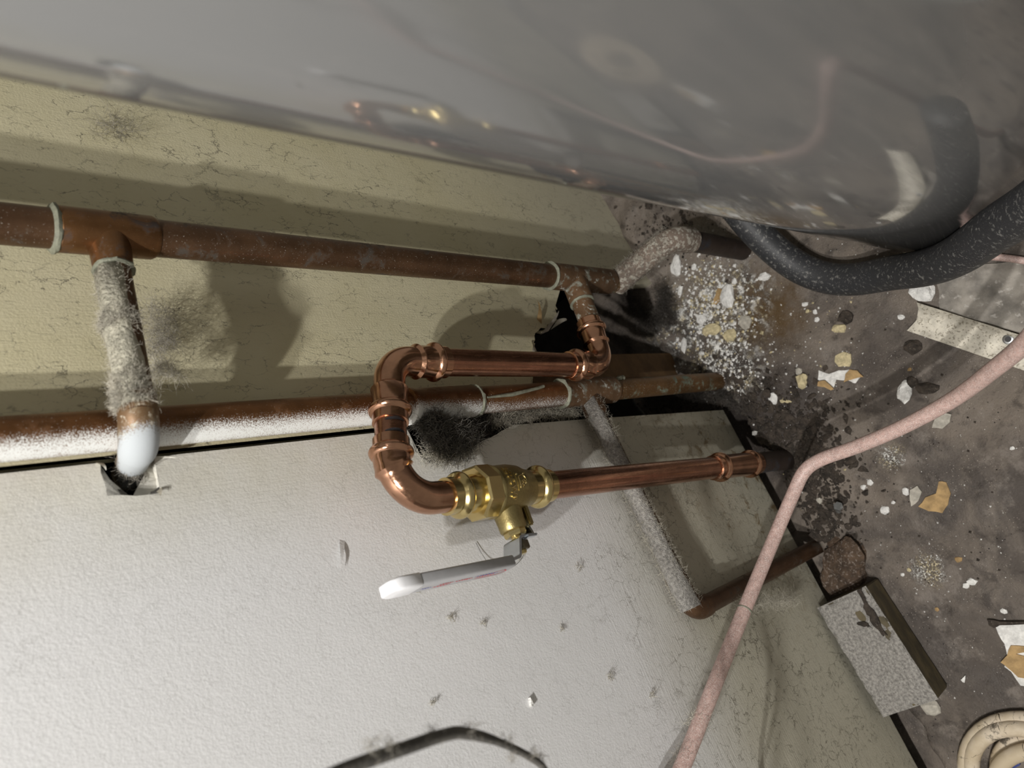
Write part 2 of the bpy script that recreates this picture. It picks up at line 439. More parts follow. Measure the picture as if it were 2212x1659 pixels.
def hairs(gen, n, length, wid, seg=5, curl=1.0, rnd=random, droop=0.0):
    """n fibres: gen() -> (root, direction); three-sided thin tubes"""
    vs, fs = [], []
    for _ in range(n):
        p, d_ = gen(); d_ = V(d_).normalized(); L = length*rnd.uniform(.4, 1.3); st = L/seg
        ring = None
        for k in range(seg+1):
            s = d_.orthogonal().normalized(); t = d_.cross(s); w_ = wid*(1-.6*k/seg)
            base = len(vs)
            for a in (0, 2.094, 4.189): vs.append(p+(s*math.cos(a)+t*math.sin(a))*w_)
            if k:
                for a in range(3): fs.append((base-3+a, base-3+(a+1) % 3, base+(a+1) % 3, base+a))
            d_ = (d_+V((rnd.gauss(0, 1), rnd.gauss(0, 1), rnd.gauss(0, 1)-droop))*curl*.42).normalized()
            p = p+d_*st
    return vs, fs
def rvec(rnd=random):
    while True:
        v = V((rnd.uniform(-1, 1), rnd.uniform(-1, 1), rnd.uniform(-1, 1)))
        if .05 < v.length < 1: return v.normalized()

EX, EY, EZ = V((1, 0, 0)), V((0, 1, 0)), V((0, 0, 1))

# ------------------------------------------------------------------ the setting
def sstep(a, b, x):
    t = max(0.0, min(1.0, (x-a)/(b-a))); return t*t*(3-2*t)
PH = fp(1672, 1003); HEAP = fp(1640, 880); HEAP2 = fp(1470, 740)
def fh(x, y):
    p = V((x, y, 0))
    h = .0022*noise.noise(p*28)+.0012*noise.noise(p*85+V((3, 1, 2)))
    tr = sstep(-.034+.008*noise.noise(p*38), -.016+.008*noise.noise(p*38), y)*sstep(.235, .19, x)
    h -= .045*tr
    cav = sstep(.16, .23, x)*sstep(-.10, -.01, y)
    h += cav*(.012+.012*noise.noise(p*34+V((9, 0, 0))))
    d = math.hypot(x-HEAP.x, y-HEAP.y); k = sstep(.11, .02, d)*sstep(-.012, -.034, y)
    h += k*(.010+.014*noise.noise(p*42)+.009*abs(noise.noise(p*110))+.004*noise.noise(p*240))
    d = math.hypot(x-PH.x, y-PH.y); h -= .022*sstep(.032, .012, d)
    return h
def fpt(u, v, dz=0.0):
    p = fp(u, v)
    for _ in range(3): p = fp(u, v, fh(p.x, p.y)+dz)
    return p
def grid_floor(x0, x1, y0, y1, st):
    nx, ny = int((x1-x0)/st)+1, int((y1-y0)/st)+1
    vs = [V((x0+i*st, y0+j*st, fh(x0+i*st, y0+j*st))) for j in range(ny) for i in range(nx)]
    fs = [(j*nx+i, j*nx+i+1, (j+1)*nx+i+1, (j+1)*nx+i) for j in range(ny-1) for i in range(nx-1)]
    return vs, fs
struct(obj('floor', grid_floor(-.75, 1.05, -.75, .12, .0045), 'floor', origin=(0, 0, 0), sharp=0), 'grimy concrete floor strewn with plaster crumbs')

rw = random.Random(3)
AXW = (EX, EZ)
low = .004
def at_z(u, v, z, h):                          # on the wall, at the column of a pixel, moved to height z
    p = wp(u, v, h); return V((p.x, p.y, z))
seamL, seamR = .2265, .2205
cream = [V((seamL, 0, 1.7)), V((1.05, 0, 1.7)), V((1.05, 0, low)), V((wp(1404, 612).x, 0, low))]
hole = rag([wp(1404, 612), wp(1330, 616), wp(1214, 612)], 3, .001, rw, AXW) + \
       rag([wp(1200, 660), wp(1204, 692), wp(1162, 716), wp(1153, 752), wp(1150, 835)], 6, .0035, rw, AXW) + \
       rag([wp(1000, 850), wp(890, 868), wp(878, 925)], 3, .001, rw, AXW)
cream += hole[1:] + [V((seamL, 0, wp(872, 936).z))]
struct(obj('wall_right', slab([p for p in cream], .012, EY), 'cream', smooth=False, origin=(0, 0, 0)), 'cream painted wall board with dirt threads')
WH = .003
white = [V((-1.0, -WH, 1.7)), V((seamR, -WH, 1.7))]
edge = [wp(215, 997, WH), wp(222, 1030, WH), wp(230, 1071, WH)] 
white += [V((seamR, -WH, edge[0].z))]
white += rag([V((wp(218, 1006, WH).x, -WH, edge[0].z)), wp(231, 1071, WH), wp(349, 1070, WH), V((seamR, -WH, wp(333, 985, WH).z))], 4, .0008, rw, AXW)
nt = [V((seamR, -WH, wp(884, 940, WH).z)), wp(897, 975, WH), wp(927, 1000, WH), wp(985, 984, WH), wp(1060, 945, WH), wp(1108, 918, WH)]
white += rag(nt, 4, .0012, rw, AXW)
white += [wp(1270, 905, WH), V((wp(1560, 886, WH).x, -WH, low)), V((-1.0, -WH, low))]
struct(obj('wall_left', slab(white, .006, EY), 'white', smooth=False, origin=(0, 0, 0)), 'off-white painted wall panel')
struct(obj('wall_cavity', boxm((.05, .125, .85), 1.1, .005, .87), 'cavity_dark', smooth=False), 'dark back of the wall cavity')

# curled torn paint at the cut notch and the ragged hole: parts of the wall boards
wl = bpy.data.objects['wall_left']; wr = bpy.data.objects['wall_right']
def curl(name, parent, pts, hs, mat, k=6):
    """small curled flap: root edge on the wall, tip lifted off it"""
    a, b, tip = pts; vs = []; fs = []
    for i in range(k+1):
        t = i/k
        for q in (a, b):
            m = q.lerp(tip, t*.96); vs.append(m+V((0, -hs*math.sin(t*2.0), 0)))
    for i in range(k): fs.append((2*i, 2*i+1, 2*i+3, 2*i+2))
    return obj(name, (vs+[v+V((0, .0007, 0)) for v in vs], fs+[tuple(reversed([i+len(vs) for i in f])) for f in fs]), mat, parent, sharp=0)
curl('paint_curl', wl, (wp(333, 986, WH), wp(350, 990, WH), wp(390, 1000, WH)), .006, 'white')
curl('paint_curl', wl, (wp(349, 1052, WH), wp(338, 1062, WH), wp(344, 1076, WH)), .004, 'raw_plaster_edge')
curl('paint_curl', wl, (wp(205, 998, WH), wp(222, 1000, WH), wp(226, 1022, WH)), .005, 'white')
curl('paint_curl', wl, (wp(733, 1165, WH), wp(745, 1168, WH), wp(730, 1240, WH)), .004, 'white')
curl('paint_curl', wr, (wp(1170, 700), wp(1160, 690), wp(1150, 655)), .010, 'brown_paper')
curl('paint_curl', wr, (wp(1185, 715), wp(1168, 722), wp(1196, 680)), .012, 'plaster_grey')
curl('paint_curl', wr, (wp(1160, 760), wp(1148, 735), wp(1140, 770)), .008, 'raw_plaster_edge')
curl('paint_curl', wr, (wp(1205, 690), wp(1190, 712), wp(1215, 700)), .010, 'plaster_grey')
# wooden stud and a lath inside the cavity
s0 = wp(1345, 790, -.03); s1 = wp(1475, 785, -.03)
sx = wp(1400, 790, -.03).x
o = obj('wall_stud', boxm((sx, .045, .18), .021, .017, .185, bev=.002), 'stud_wood'); tag(o, 'bare brown wooden stud inside the broken wall hole', 'stud')

# ------------------------------------------------------------------ tank
T = fp(1955, 544.5); tu = V((T.x-CAM.x, T.y-CAM.y, 0)).normalized(); TP = V((tu.y, -tu.x, 0))
TR = .148; TC = V((T.x, T.y, 0))+TP*TR
tn = ray(0, 165).cross(ray(1955, 544.5)).normalized()
TA = (EZ-tn*tn.dot(EZ)).normalized()                # the tank leans by a degree or so
tank = empty('water_tank', V((TC.x, TC.y, 0)), 'large glossy grey cylindrical tank standing in front of the cream wall', 'tank')
obj('shell', sweep([TC+TA*z for z in (.0, .4, .8, 1.25)], [(0, TR-.004), (.006, TR), (1.24, TR), (1.25, TR-.004)], seg=160), 'tank', tank, sharp=60)
obj('base_hoop', sweep([TC+TA*z for z in (.004, .016)], [(0, TR+.0004), (.003, TR+.0016), (.009, TR+.0016), (.012, TR+.0004)], seg=160), 'tank', tank, sharp=60)

# ------------------------------------------------------------------ old upper riser
RX = wp(600, 540, .05).x; RH = .05
rr = .0143
def rz(u, v): return wp(u, v, RH).z
UP = lambda z: V((RX, -RH, z))
rise = empty('copper_riser', UP(.25), 'brown tarnished copper riser with two tees, nearest to the grey tank', 'pipe')
z_t0, z_t1 = rz(118, 505), rz(345, 525); z_u0, z_u1 = rz(1183, 590), rz(1312, 600)
obj('pipe', sweep([UP(1.6), UP(z_t0)], rr), 'old_copper', rise)
obj('pipe', sweep([UP(z_t1+.004), UP(z_u0)], rr), 'old_copper', rise)
obj('pipe', sweep([UP(z_t0+.002), UP(z_t1)], rr-.002), 'black_ink', rise)
zb = rz(235, 515)
b0 = UP(zb); b1 = wp(266, 700, .054); b2 = wp(296, 868, .060); b3 = wp(306, 952, .054); b4 = wp(272, 1030, -.045)
tee = obj('tee', join(sweep([UP(z_t0), UP(z_t1+.003)], [(0, rr+.0006), (.002, rr+.0022), (z_t0-z_t1-.006, rr+.0022), (z_t0-z_t1-.003, rr+.0008)]),
                sweep([b0, b0.lerp(b1, .42)], [(0, .0145), (.018, .0138), (.03, .0132), (.034, .0126)])), 'old_copper_tee', rise)
plab(tee, 'burnt brown tee with black scorch mark')
obj('solder_ring', sweep([UP(z_t0+.003), UP(z_t0-.003)], [(0, rr+.0005), (.002, rr+.003), (.004, rr+.003), (.006, rr+.001)], jit=.12, jscale=300), 'solder', tee)
obj('solder_ring', sweep([b0.lerp(b1, .40), b0.lerp(b1, .44)], [(0, .0128), (.0012, .0140), (.0024, .0138), (.0031, .0126)], jit=.08, jscale=300), 'solder', tee)
br = obj('branch_pipe', sweep(fillet([b0.lerp(b1, .2), b1, b2.lerp(b3, .35)], [.3]), .0112), 'old_copper', rise)
el = obj('elbow', sweep(fillet([b1.lerp(b2, .90), b3, b4], [.024], 14), [(0, .0115), (.002, .0121), (.028, .0124), (.045, .0120), (.060, .0108), (.2, .0100)]), 'branch_elbow', rise)
plab(el, 'elbow sprayed white where it enters the wall')
# lint felted along the upper side of the branch
bp = fillet([b0.lerp(b1, .45), b1, b2.lerp(b1, .12), b2.lerp(b3, .15)], [.25, .25], 6)
rl = random.Random(11)
def along(path):
    t = rl.random()*(len(path)-1); i = min(int(t), len(path)-2); return path[i].lerp(path[i+1], t-i), (path[i+1]-path[i]).normalized()
def felt(path, r, side, spread):
    def g():
        p, t = along(path); a = rl.gauss(0, spread)
        s = (side-t*side.dot(t)).normalized(); q = Matrix.Rotation(a, 3, t) @ s
        return p+q*r, (q*.35+t*rl.uniform(-1, 1)+rvec(rl)*.8)
    return g
side = (EZ*.9-EY*.45).normalized()
crust_path = [p+(side*.0022) for p in bp]
stuff(obj('lint_crust', sweep(crust_path, .0108, seg=20, jit=.22, jscale=140), 'dust_crust', rise, sharp=0))
stuff(obj('lint_fibres', hairs(felt(bp, .0122, side, .9), 3600, .0065, .00015, 4, 1.2, rl), 'pale_lint', rise, sharp=0))
# lower tee, its branch toward the new fittings
zc = rz(1232, 592)
c0 = UP(zc); cE = wp(1303, 768, .055)
c_dir = (cE-c0).normalized()
tee2 = obj('tee', join(sweep([UP(z_u0), UP(z_u1)], [(0, rr+.0005), (.001, rr+.0022), (z_u0-z_u1-.002, rr+.0022), (z_u0-z_u1, rr+.0008)]),
                 sweep([c0, c0+c_dir*.040], [(0, .0155), (.020, .0150), (.036, .0150), (.040, .0142)])), 'crusted_copper', rise)
plab(tee2, 'crusted tee with pale mineral streaks')
obj('solder_ring', sweep([UP(z_u0+.0015), UP(z_u0-.0015)], [(0, rr+.001), (.001, rr+.0032), (.002, rr+.0032), (.003, rr+.002)], jit=.06, jscale=300), 'solder', tee2)
obj('solder_ring', sweep([c0+c_dir*.0385, c0+c_dir*.0415], [(0, .0148), (.001, .0156), (.002, .0154), (.003, .0142)], jit=.06, jscale=300), 'solder', tee2)
obj('branch_pipe', sweep([c0+c_dir*.030, c0+c_dir*.088], .0132), 'crusted_copper', rise)
# offset at the foot: toward the room, then down
e0 = UP(z_u1+.004); e1 = UP(z_u1-.018); e2 = e1+V((0, -.098, 0)); e3 = V((e2.x, e2.y, -.02))
obj('stub', sweep([UP(z_u1+.002), UP(z_u1-.02)], rr), 'green_copper', rise)
obj('elbow', sweep(fillet([e1+V((0, .004, 0)), e2, e2-EZ*.045], [.024], 14), [(0, .0165), (.03, .0160), (.085, .0158), (.12, .016), (.135, .0165)], jit=.06, jscale=120), 'dusty_copper', rise)
obj('stub', sweep([e2-EZ*.04, e3], .0138, jit=.05, jscale=120), 'charred_pipe', rise)
stuff(obj('lint_fibres', hairs(felt([e1, e1.lerp(e2, .5), e2], .0165, EZ, 1.6), 1300, .006, .00016, 4, 1.2, rl), 'grey_lint', rise, sharp=0))

# ------------------------------------------------------------------ old lower riser
LXp = wp(500, 908, .02).x; LH = .0195
LP = lambda z: V((LXp, -LH, z))
lz = lambda u, v: wp(u, v, LH).z
lriser = empty('sprayed_riser', LP(.0), 'brown copper riser oversprayed with white paint along the joint of the wall boards', 'pipe')
z1, z2, z3, z4 = lz(880, 868), lz(1018, 855), lz(1205, 842), lz(1318, 835)
obj('pipe', sweep([LP(1.6), LP(z1)], rr), 'sprayed_copper', lriser)
cp = obj('coupling', sweep([LP(z1+.004), LP(z2)], [(0, rr+.0005), (.001, rr+.0034), (.006, rr+.0032), (.008, rr+.002), (z1+.004-z2-.003, rr+.002), (z1+.004-z2, rr+.0005)]), 'sprayed_copper', lriser)
obj('solder_ring', sweep([LP(z2+.002), LP(z2-.003)], [(0, rr+.001), (.002, rr+.0024), (.004, rr+.0022), (.005, rr)], jit=.1, jscale=300), 'solder', cp)
obj('pipe', sweep([LP(z2+.01), LP(z3)], rr-.0002), 'sprayed_copper', lriser)
dr = [V((LXp-.010, -LH-.0108, lz(1120, 850)))]
obj('paint_drip', sweep([LP(lz(1025, 850))+V((-.004, -.0138, 0)), LP(lz(1080, 848))+V((-.003, -.0142, 0)), LP(lz(1140, 842))+V((.002, -.0146, 0)), LP(lz(1148, 832))+V((.004, -.0145, 0))], [(0, .0012), (.03, .0022), (.09, .0018), (.105, .0034)], seg=10, jit=.3, jscale=200), 'solder', lriser)
t3 = obj('tee', sweep([LP(z3), LP(z4)], [(0, rr), (.001, rr+.0024), (z3-z4-.002, rr+.0022), (z3-z4, rr)]), 'crusted_copper', lriser)
obj('solder_ring', sweep([LP(z3+.002), LP(z3-.002)], [(0, rr+.0005), (.0015, rr+.0032), (.0025, rr+.0032), (.004, rr+.002)], jit=.1, jscale=300), 'solder', t3)
obj('solder_blob', sweep([LP(z4-.003)+V((.008, -.011, 0)), LP(z4-.012)+V((.010, -.010, 0)), LP(z4-.020)+V((.011, -.009, 0))], [(0, .002), (.008, .0036), (.012, .0028), (.018, .0038)], seg=10, jit=.3, jscale=250), 'solder', t3)
obj('pipe', sweep([LP(z4+.004), LP(-.02)], rr-.0012), 'green_copper', lriser)
# small branch running level along the wall, then dropping into the gap
h2 = .0195; zt = lz(1262, 840)
s0 = LP(zt); s3 = wp(1496, 1322, h2); s3.z = s3.z
s1 = s0.lerp(s3, .5); s4 = wp(1752, 1206, h2)
sdir = (s3-s0).normalized()
obj('branch_pipe', sweep(fillet([s0, s3, V((s3.x+.002, s3.y, -.03))], [.020], 12), [(0, .0135), (.030, .0135), (.033, .0105), ((s3-s0).length-.045, .0105), ((s3-s0).length-.04, .0122), ((s3-s0).length+.02, .0122), ((s3-s0).length+.024, .0104), (9, .0104)]), 'old_copper', lriser)
sp = [s0+sdir*.012, s0.lerp(s3, .33), s0.lerp(s3, .66), s3-sdir*.004]
stuff(obj('lint_crust', sweep([p+V((0, -.0022, .0042)) for p in sp], [(0, .010), (.05, .0095), (.2, .0098), (.26, .0118), (9, .0105)], seg=20, jit=.18, jscale=150), 'grey_dust_crust', lriser, sharp=0))
stuff(obj('lint_fibres', hairs(felt(sp, .0125, (EZ-EY*.5).normalized(), 1.0), 3200, .007, .00014, 3, 1.0, rl), 'pale_lint', lriser, sharp=0))

# ------------------------------------------------------------------ new copper loop
NR = .0132
H = .0555
loop = empty('copper_loop', wp(1640, 1000, H), 'bright new copper pipe loop with ringed press elbows', 'pipe')
U0 = wp(840, 780, H); U1 = cE                      # corner of the top elbow, corner of the lower back elbow
U1 = wp(1305, 790, H); U1 = V((U1.x, -H, U1.z))
c_dir = (U1-c0).normalized()
K = wp(848, 1085, H)                               # corner of the street elbow
E1 = wp(1648, 999, H-.006)                         # end of the drop pipe
ud = (U1-U0).normalized(); kd = (K-U0).normalized(); ed = (E1-K).normalized()
def press_profile(L, ends=(True, True), socket=.030, r=NR):
    pr = []
    lip, bw = .0018, .0085
    a = [(0, r+.0008), (.0004, r+.0019), (.008, r+.0019)] + bead(.0125, bw, r+.0019, r+.0052) + [(.0172, r+.0018), (socket, r+.0018), (socket+.003, r+.0030), (socket+.006, r+.0004)]
    b = [(L-s, q) for s, q in reversed(a)]
    pr = (a if ends[0] else [(0, r)]) + (b if ends[1] else [(L, r)])
    return pr
def elbow(a, cor, b, la, lb, ends=(True, True), rad=.030, socket=.030):
    da, db = (a-cor).normalized(), (b-cor).normalized()
    path = fillet([cor+da*la, cor, cor+db*lb], [rad], 16)
    return sweep(path, press_profile(plen(path), ends, socket), seg=40)
obj('press_elbow', elbow(c0, U1, U0, .064, .064), 'new_copper_fitting', loop)
obj('press_elbow', elbow(U1, U0, K, .062, .064), 'new_copper_fitting', loop)
kl = (K-U0).length
obj('press_elbow', elbow(U0, K, E1, kl-.064-.0150, .066, (True, False), .030, .024), 'new_copper_fitting', loop)
pu = obj('pipe', sweep([U0+ud*.045, U1-ud*.045], NR, seg=40), 'new_copper', loop)
ps = obj('pipe', sweep([U0+kd*.045, K-kd*.045], NR, seg=40), 'new_copper', loop)
for q, sg in ((.0662, 1), (.0772, 1)):
    cen = U0+kd*q; t = kd; fr = (CAM-cen); fr = (fr-t*fr.dot(t)).normalized(); sd = t.cross(fr); vs = []; fs = []
    for i in range(13):
        a = -1.0+1.35*i/12; qd = fr*math.cos(a)+sd*math.sin(a); wv = .0013*math.sin(math.pi*i/12)**.5+.0002
        for z_ in (-1, 1): vs.append(cen+qd*(NR+.00025)+t*(z_*wv+.0006*math.sin(a*3)))
    for i in range(12): fs.append((2*i, 2*i+1, 2*i+3, 2*i+2))
    obj('marker_line', (vs, fs), 'black_ink', ps, sharp=0)
V0 = K+ed*.0575                                     # where the valve begins
def on_pipe(u):                                     # distance along the drop pipe for an image column
    best = min(range(0, 800), key=lambda i: abs((lambda c: CX+F*c.x/-c.z)(ROT.transposed() @ (K+ed*(i*.001)-CAM))-u)); return best*.001
dv0, dv1, dc0, dc1 = on_pipe(962), on_pipe(1183), on_pipe(1540), on_pipe(1632)
dend = (E1-K).length
obj('pipe', sweep([K+ed*(dv1-.02), K+ed*(dc0+.02)], NR, seg=40), 'new_copper', loop)
Lc = dc1-dc0
obj('press_coupling', sweep([K+ed*dc0, K+ed*dc1], [(0, NR+.0006), (.0004, NR+.0020), (.010, NR+.0020)]+bead(.016, .010, NR+.0020, NR+.0052)+[(.023, NR+.0018), (Lc-.023, NR+.0018)]+bead(Lc-.016, .010, NR+.0020, NR+.0052)+[(Lc-.010, NR+.002), (Lc-.0004, NR+.002), (Lc, NR+.0006)], seg=40), 'new_copper_fitting', loop)
st = obj('old_stub', sweep([K+ed*(dc1-.01), K+ed*(dc1+.02), K+ed*(dc1+.13)], [(0, NR-.0002), (.02, NR), (.05, NR+.0006), (.2, NR)], seg=28, jit=.10, jscale=90), 'charred_pipe', loop); plab(st, 'charred black pipe stub in the floor gap')

# ------------------------------------------------------------------ ball valve
valve = empty('ball_valve', K+ed*((dv0+dv1)/2), 'brass ball valve with grey lever handle between two copper pipes', 'valve')
A = ed; VL = dv1-dv0; VP = lambda s: K+ed*(dv0+s)
def px_s(u): return on_pipe(u)-dv0
sock = [(0, NR+.0005), (.0004, NR+.0024), (.009, NR+.0024)]+bead(.0145, .0105, NR+.0026, NR+.0068)+[(.0205, NR+.0026), (.026, NR+.0026)]
hx0, hx1 = px_s(1020), px_s(1052); by1 = px_s(1135)
obj('press_socket', sweep([VP(0), VP(hx0+.004)], sock+[(.030, NR+.0034), (hx0+.004, NR+.0034)], seg=44), 'brass', valve)
obj('press_socket', sweep([VP(VL), VP(by1-.006)], sock+[(VL-by1+.006, NR+.0030)], seg=44), 'brass', valve)
Xo = -EX; Xo = (Xo-A*Xo.dot(A)).normalized(); Yo = A.cross(Xo)   # Xo: the way the stem points
def ngon_ring(s0_, s1_, r, k, rot=.0, cham=.0016):
    vs = []; fs = []
    for s, q in ((s0_, r-cham*1.4), (s0_+cham, r), (s1_-cham, r), (s1_, r-cham*1.4)):
        for j in range(k):
            a = 2*math.pi*(j+.5)/k+rot; vs.append(VP(s)+(Xo*math.cos(a)+Yo*math.sin(a))*q/math.cos(math.pi/k))
    for i in range(3):
        for j in range(k): fs.append((i*k+j, i*k+(j+1) % k, (i+1)*k+(j+1) % k, (i+1)*k+j))
    fs += [tuple(reversed(range(k))), tuple(range(3*k, 4*k))]; return vs, fs
obj('hex_flange', ngon_ring(hx0, hx1, .0225, 8, .2), 'brass', valve, smooth=False)
bl = by1-hx1
obj('body', sweep([VP(hx1-.002), VP(by1)], [(0, .0215), (.0015, .0232), (.0035, .0236), (.005, .0222), (.010, .0224), (.024, .0228), (.034, .0215), (bl-.006, .0185), (bl+.002, .0168)], seg=48), 'cast_brass', valve)
sm = px_s(1080)                                        # stem station
S0 = VP(sm)
obj('bonnet', sweep([S0+Xo*.010, S0+Xo*.0375], [(0, .0135), (.012, .0128), (.020, .0122), (.0262, .0120), (.0275, .0112)], seg=36), 'cast_brass', valve)
obj('stop_lug', boxm(VP(sm+.016)+Xo*.026-Yo*.002, .0028, .0065, .0105, Matrix((A, Yo, Xo)).transposed(), .0012), 'cast_brass', valve)
obj('packing_nut', sweep([S0+Xo*.036, S0+Xo*.0425], [(0, .0098), (.005, .0098), (.0065, .009)], seg=6), 'brass', valve, smooth=False)
obj('stem', sweep([S0+Xo*.040, S0+Xo*.0585], [(0, .0045), (.0175, .0045), (.0185, .0035)], seg=20), 'brass', valve)
obj('stem_nut', sweep([S0+Xo*.0475, S0+Xo*.0555], [(0, .0076), (.001, .0084), (.007, .0084), (.008, .0074)], seg=6), 'dark_nut', valve, smooth=False)
# lever: plate under the nut with a stop tab, step outward, then the sleeve running up the pipe
UPA = -A
def strip(path, half_w, th):
    """bent flat bar: path points, width along Yo"""
    vs = []; fs = []; n_ = len(path)
    for i, (p, hw) in enumerate(zip(path, half_w)):
        t = (path[min(i+1, n_-1)]-path[max(i-1, 0)]).normalized(); nn = t.cross(Yo).normalized()
        for a, b in ((-1, -1), (1, -1), (1, 1), (-1, 1)): vs.append(p+Yo*(a*hw)+nn*(b*th/2))
    for i in range(n_-1):
        for j in range(4): fs.append((i*4+j, i*4+(j+1) % 4, (i+1)*4+(j+1) % 4, (i+1)*4+j))
    fs += [(3, 2, 1, 0), tuple(range((n_-1)*4, n_*4))]; return vs, fs
l0 = S0+Xo*.0458
lev_pts = fillet([l0-UPA*.010, l0+UPA*.006, l0+UPA*.0135+Xo*.0165, l0+UPA*.030+Xo*.0185, l0+UPA*.105+Xo*.0185], [.003, .004, .004], 5)
lever = obj('lever', strip(lev_pts, [.0108]*len(lev_pts), .0024), 'zinc_steel', valve, sharp=30)
obj('stop_tab', strip(fillet([l0-UPA*.004, l0-UPA*.0112, l0-UPA*.0125-Xo*.016], [.002], 4), [.0100]*5+[.0095, .005], .0024), 'zinc_steel', lever, sharp=30)
obj('stop_wing', boxm(l0-UPA*.006-Yo*.0105+Xo*.001, .006, .0035, .0011, Matrix((A, Yo, Xo)).transposed(), .0008), 'zinc_steel', lever)
hs0 = l0+UPA*.0215+Xo*.0185
HE = wp(822, 1262, -((l0+Xo*.0185).y))              # tip of the handle
hl = (HE-hs0).dot(UPA); hl = min(max(hl, .085), .135)
AX = Matrix((UPA, Yo, Xo)).transposed()
def rounded_bar(c0_, L_, hw, ht, k=8, x0=0.0, grow=0.0):
    """sleeve: rounded rectangle section, rounded tip"""
    vs = []; fs = []; m = 20
    sts = [(x0, .86), (x0+.0015, 1.0), (L_-hw*.9, 1.0)]+[(L_-hw*.9+hw*.9*math.sin(a*math.pi/2/6), max(.12, math.cos(a*math.pi/2/6))) for a in range(1, 7)]
    for s, q in sts:
        for j in range(m):
            a = 2*math.pi*(j+.5)/m; ca, sa = math.cos(a), math.sin(a)
            ex = math.copysign(abs(ca)**.3, ca)*(hw+grow)*q; ez = math.copysign(abs(sa)**.3, sa)*(ht+grow)*(q if q > .86 else .5+.5*q)
            vs.append(c0_+UPA*s+Yo*ex+Xo*ez)
    n_ = len(sts)
    for i in range(n_-1):
        for j in range(m): fs.append((i*m+j, i*m+(j+1) % m, (i+1)*m+(j+1) % m, (i+1)*m+j))
    fs += [tuple(reversed(range(m))), tuple(range((n_-1)*m, n_*m))]; return vs, fs
slv = obj('handle_sleeve', rounded_bar(hs0, hl, .0122, .0048), 'grey_sleeve', valve, sharp=50); plab(slv, 'grey plastic handle sleeve with red lettering')
obj('white_tip', rounded_bar(hs0, hl+.0006, .0122, .0048, x0=hl-.027, grow=.0005), 'white_tape', slv, sharp=50)
# flat print on the outer face of the sleeve: a red swoosh, blue and red script (too blurred to read in the photo)
def ink(name, strokes, mat, wd=.0005):
    vfs = []
    for st_ in strokes:
        P_ = [hs0+UPA*s+Yo*y+Xo*.00502 for s, y in st_]; P_ = catmull(P_, 6) if len(P_) > 2 else P_
        vs = []; fs = []
        for i, p in enumerate(P_):
            t = (P_[min(i+1, len(P_)-1)]-P_[max(0, i-1)]).normalized(); nn = t.cross(Xo).normalized(); ww = wd*(.5+.5*math.sin(math.pi*(i+.5)/len(P_)))
            vs += [p-nn*ww, p+nn*ww]
        for i in range(len(P_)-1): fs.append((2*i, 2*i+1, 2*i+3, 2*i+2))
        vfs.append((vs, fs))
    for vf in vfs: obj(name, vf, mat, slv, sharp=0)
sgn = 1 if Yo.y < 0 else -1                          # +: toward the room
def yy(v): return sgn*v
def script(s0_, s1_, y, amp, k, rnd): return [(s0_+(s1_-s0_)*i/k, yy(y+amp*(1 if i % 2 else -1)*rnd.uniform(.4, 1))) for i in range(k+1)]
ri = random.Random(5)
ink('red_print', [[(.020, yy(.0025)), (.010, yy(.0055)), (.005, yy(.001)), (.010, yy(-.0045)), (.022, yy(-.0062)), (.034, yy(-.0050))], script(.016, .036, -.001, .0014, 14, ri), script(.040, .058, .0005, .0016, 14, ri), script(.060, .074, .001, .0010, 12, ri), script(.060, .078, -.003, .0009, 12, ri)], 'red_ink', .00055)
ink('blue_print', [script(.014, .038, .0022, .0012, 16, ri), script(.080, .090, -.001, .0010, 8, ri)], 'blue_ink', .00045)
# raised casting marks on the body
def text_mesh(body, size, depth):
    cu = bpy.data.curves.new('letters', 'FONT'); cu.body = body; cu.size = size; cu.extrude = depth; cu.resolution_u = 3
    cu.align_x = 'CENTER'; cu.align_y = 'CENTER'; cu.offset = size*.018
    ob = bpy.data.objects.new('letters', cu); COL.objects.link(ob); bpy.context.view_layer.update()
    me = bpy.data.meshes.new_from_object(ob.evaluated_get(bpy.context.evaluated_depsgraph_get()))
    vs = [v.co.copy() for v in me.vertices]; fs = [tuple(p.vertices) for p in me.polygons]
    bpy.data.objects.remove(ob); bpy.data.curves.remove(cu); bpy.data.meshes.remove(me); return vs, fs
cam_side = (CAM-VP(sm)); cam_side = (cam_side-A*cam_side.dot(A)).normalized()
th0 = math.atan2(cam_side.dot(Yo), cam_side.dot(Xo))
dth = -1 if (math.cos(th0+.1)*1 < math.cos(th0-.1)*1) else 1     # way round the body that leads toward the stem
def wrap(vf, s_mid, r, th_c):
    vs = []
    for v in vf[0]:
        a = th_c+dth*(v.x/r); vs.append(VP(s_mid-0.0)+A*v.y+(Xo*math.cos(a)+Yo*math.sin(a))*(r+v.z))
    return vs, vf[1]
bd = bpy.data.objects
obj('raised_lettering', wrap(text_mesh('250CWP', .0085, .0007), hx1+.0105, .0226, th0-dth*.30), 'brass', valve, smooth=False)
rs, rt = hx1+.0225, th0-dth*.30
pv = []
for i in range(7):
    for j in range(2): pv.append(V((-.0085+.017*i/6, -.0062+.0124*j, -.0012 if 0 else .0006)))
pf = [(2*i, 2*i+2, 2*i+3, 2*i+1) for i in range(6)]
pv2 = [V((v.x*1.0, v.y, -.002)) for v in pv]; k_ = len(pv)
obj('logo_pad', wrap((pv+pv2, pf+[(2*i, 2*i+1, 2*i+1+k_, 2*i+k_) for i in (0, 6)]+[(2*i+j, 2*i+2+j, 2*i+2+j+k_, 2*i+j+k_) for i in range(6) for j in (0, 1)]), rs, .0226, rt), 'cast_brass', valve, smooth=False)
def wstroke(pts, wd=.00045):
    P_ = catmull([V((x, y, 0)) for x, y in pts], 5) if len(pts) > 2 else [V((*p, 0)) for p in pts]
    return sweep(P_, wd, seg=6)
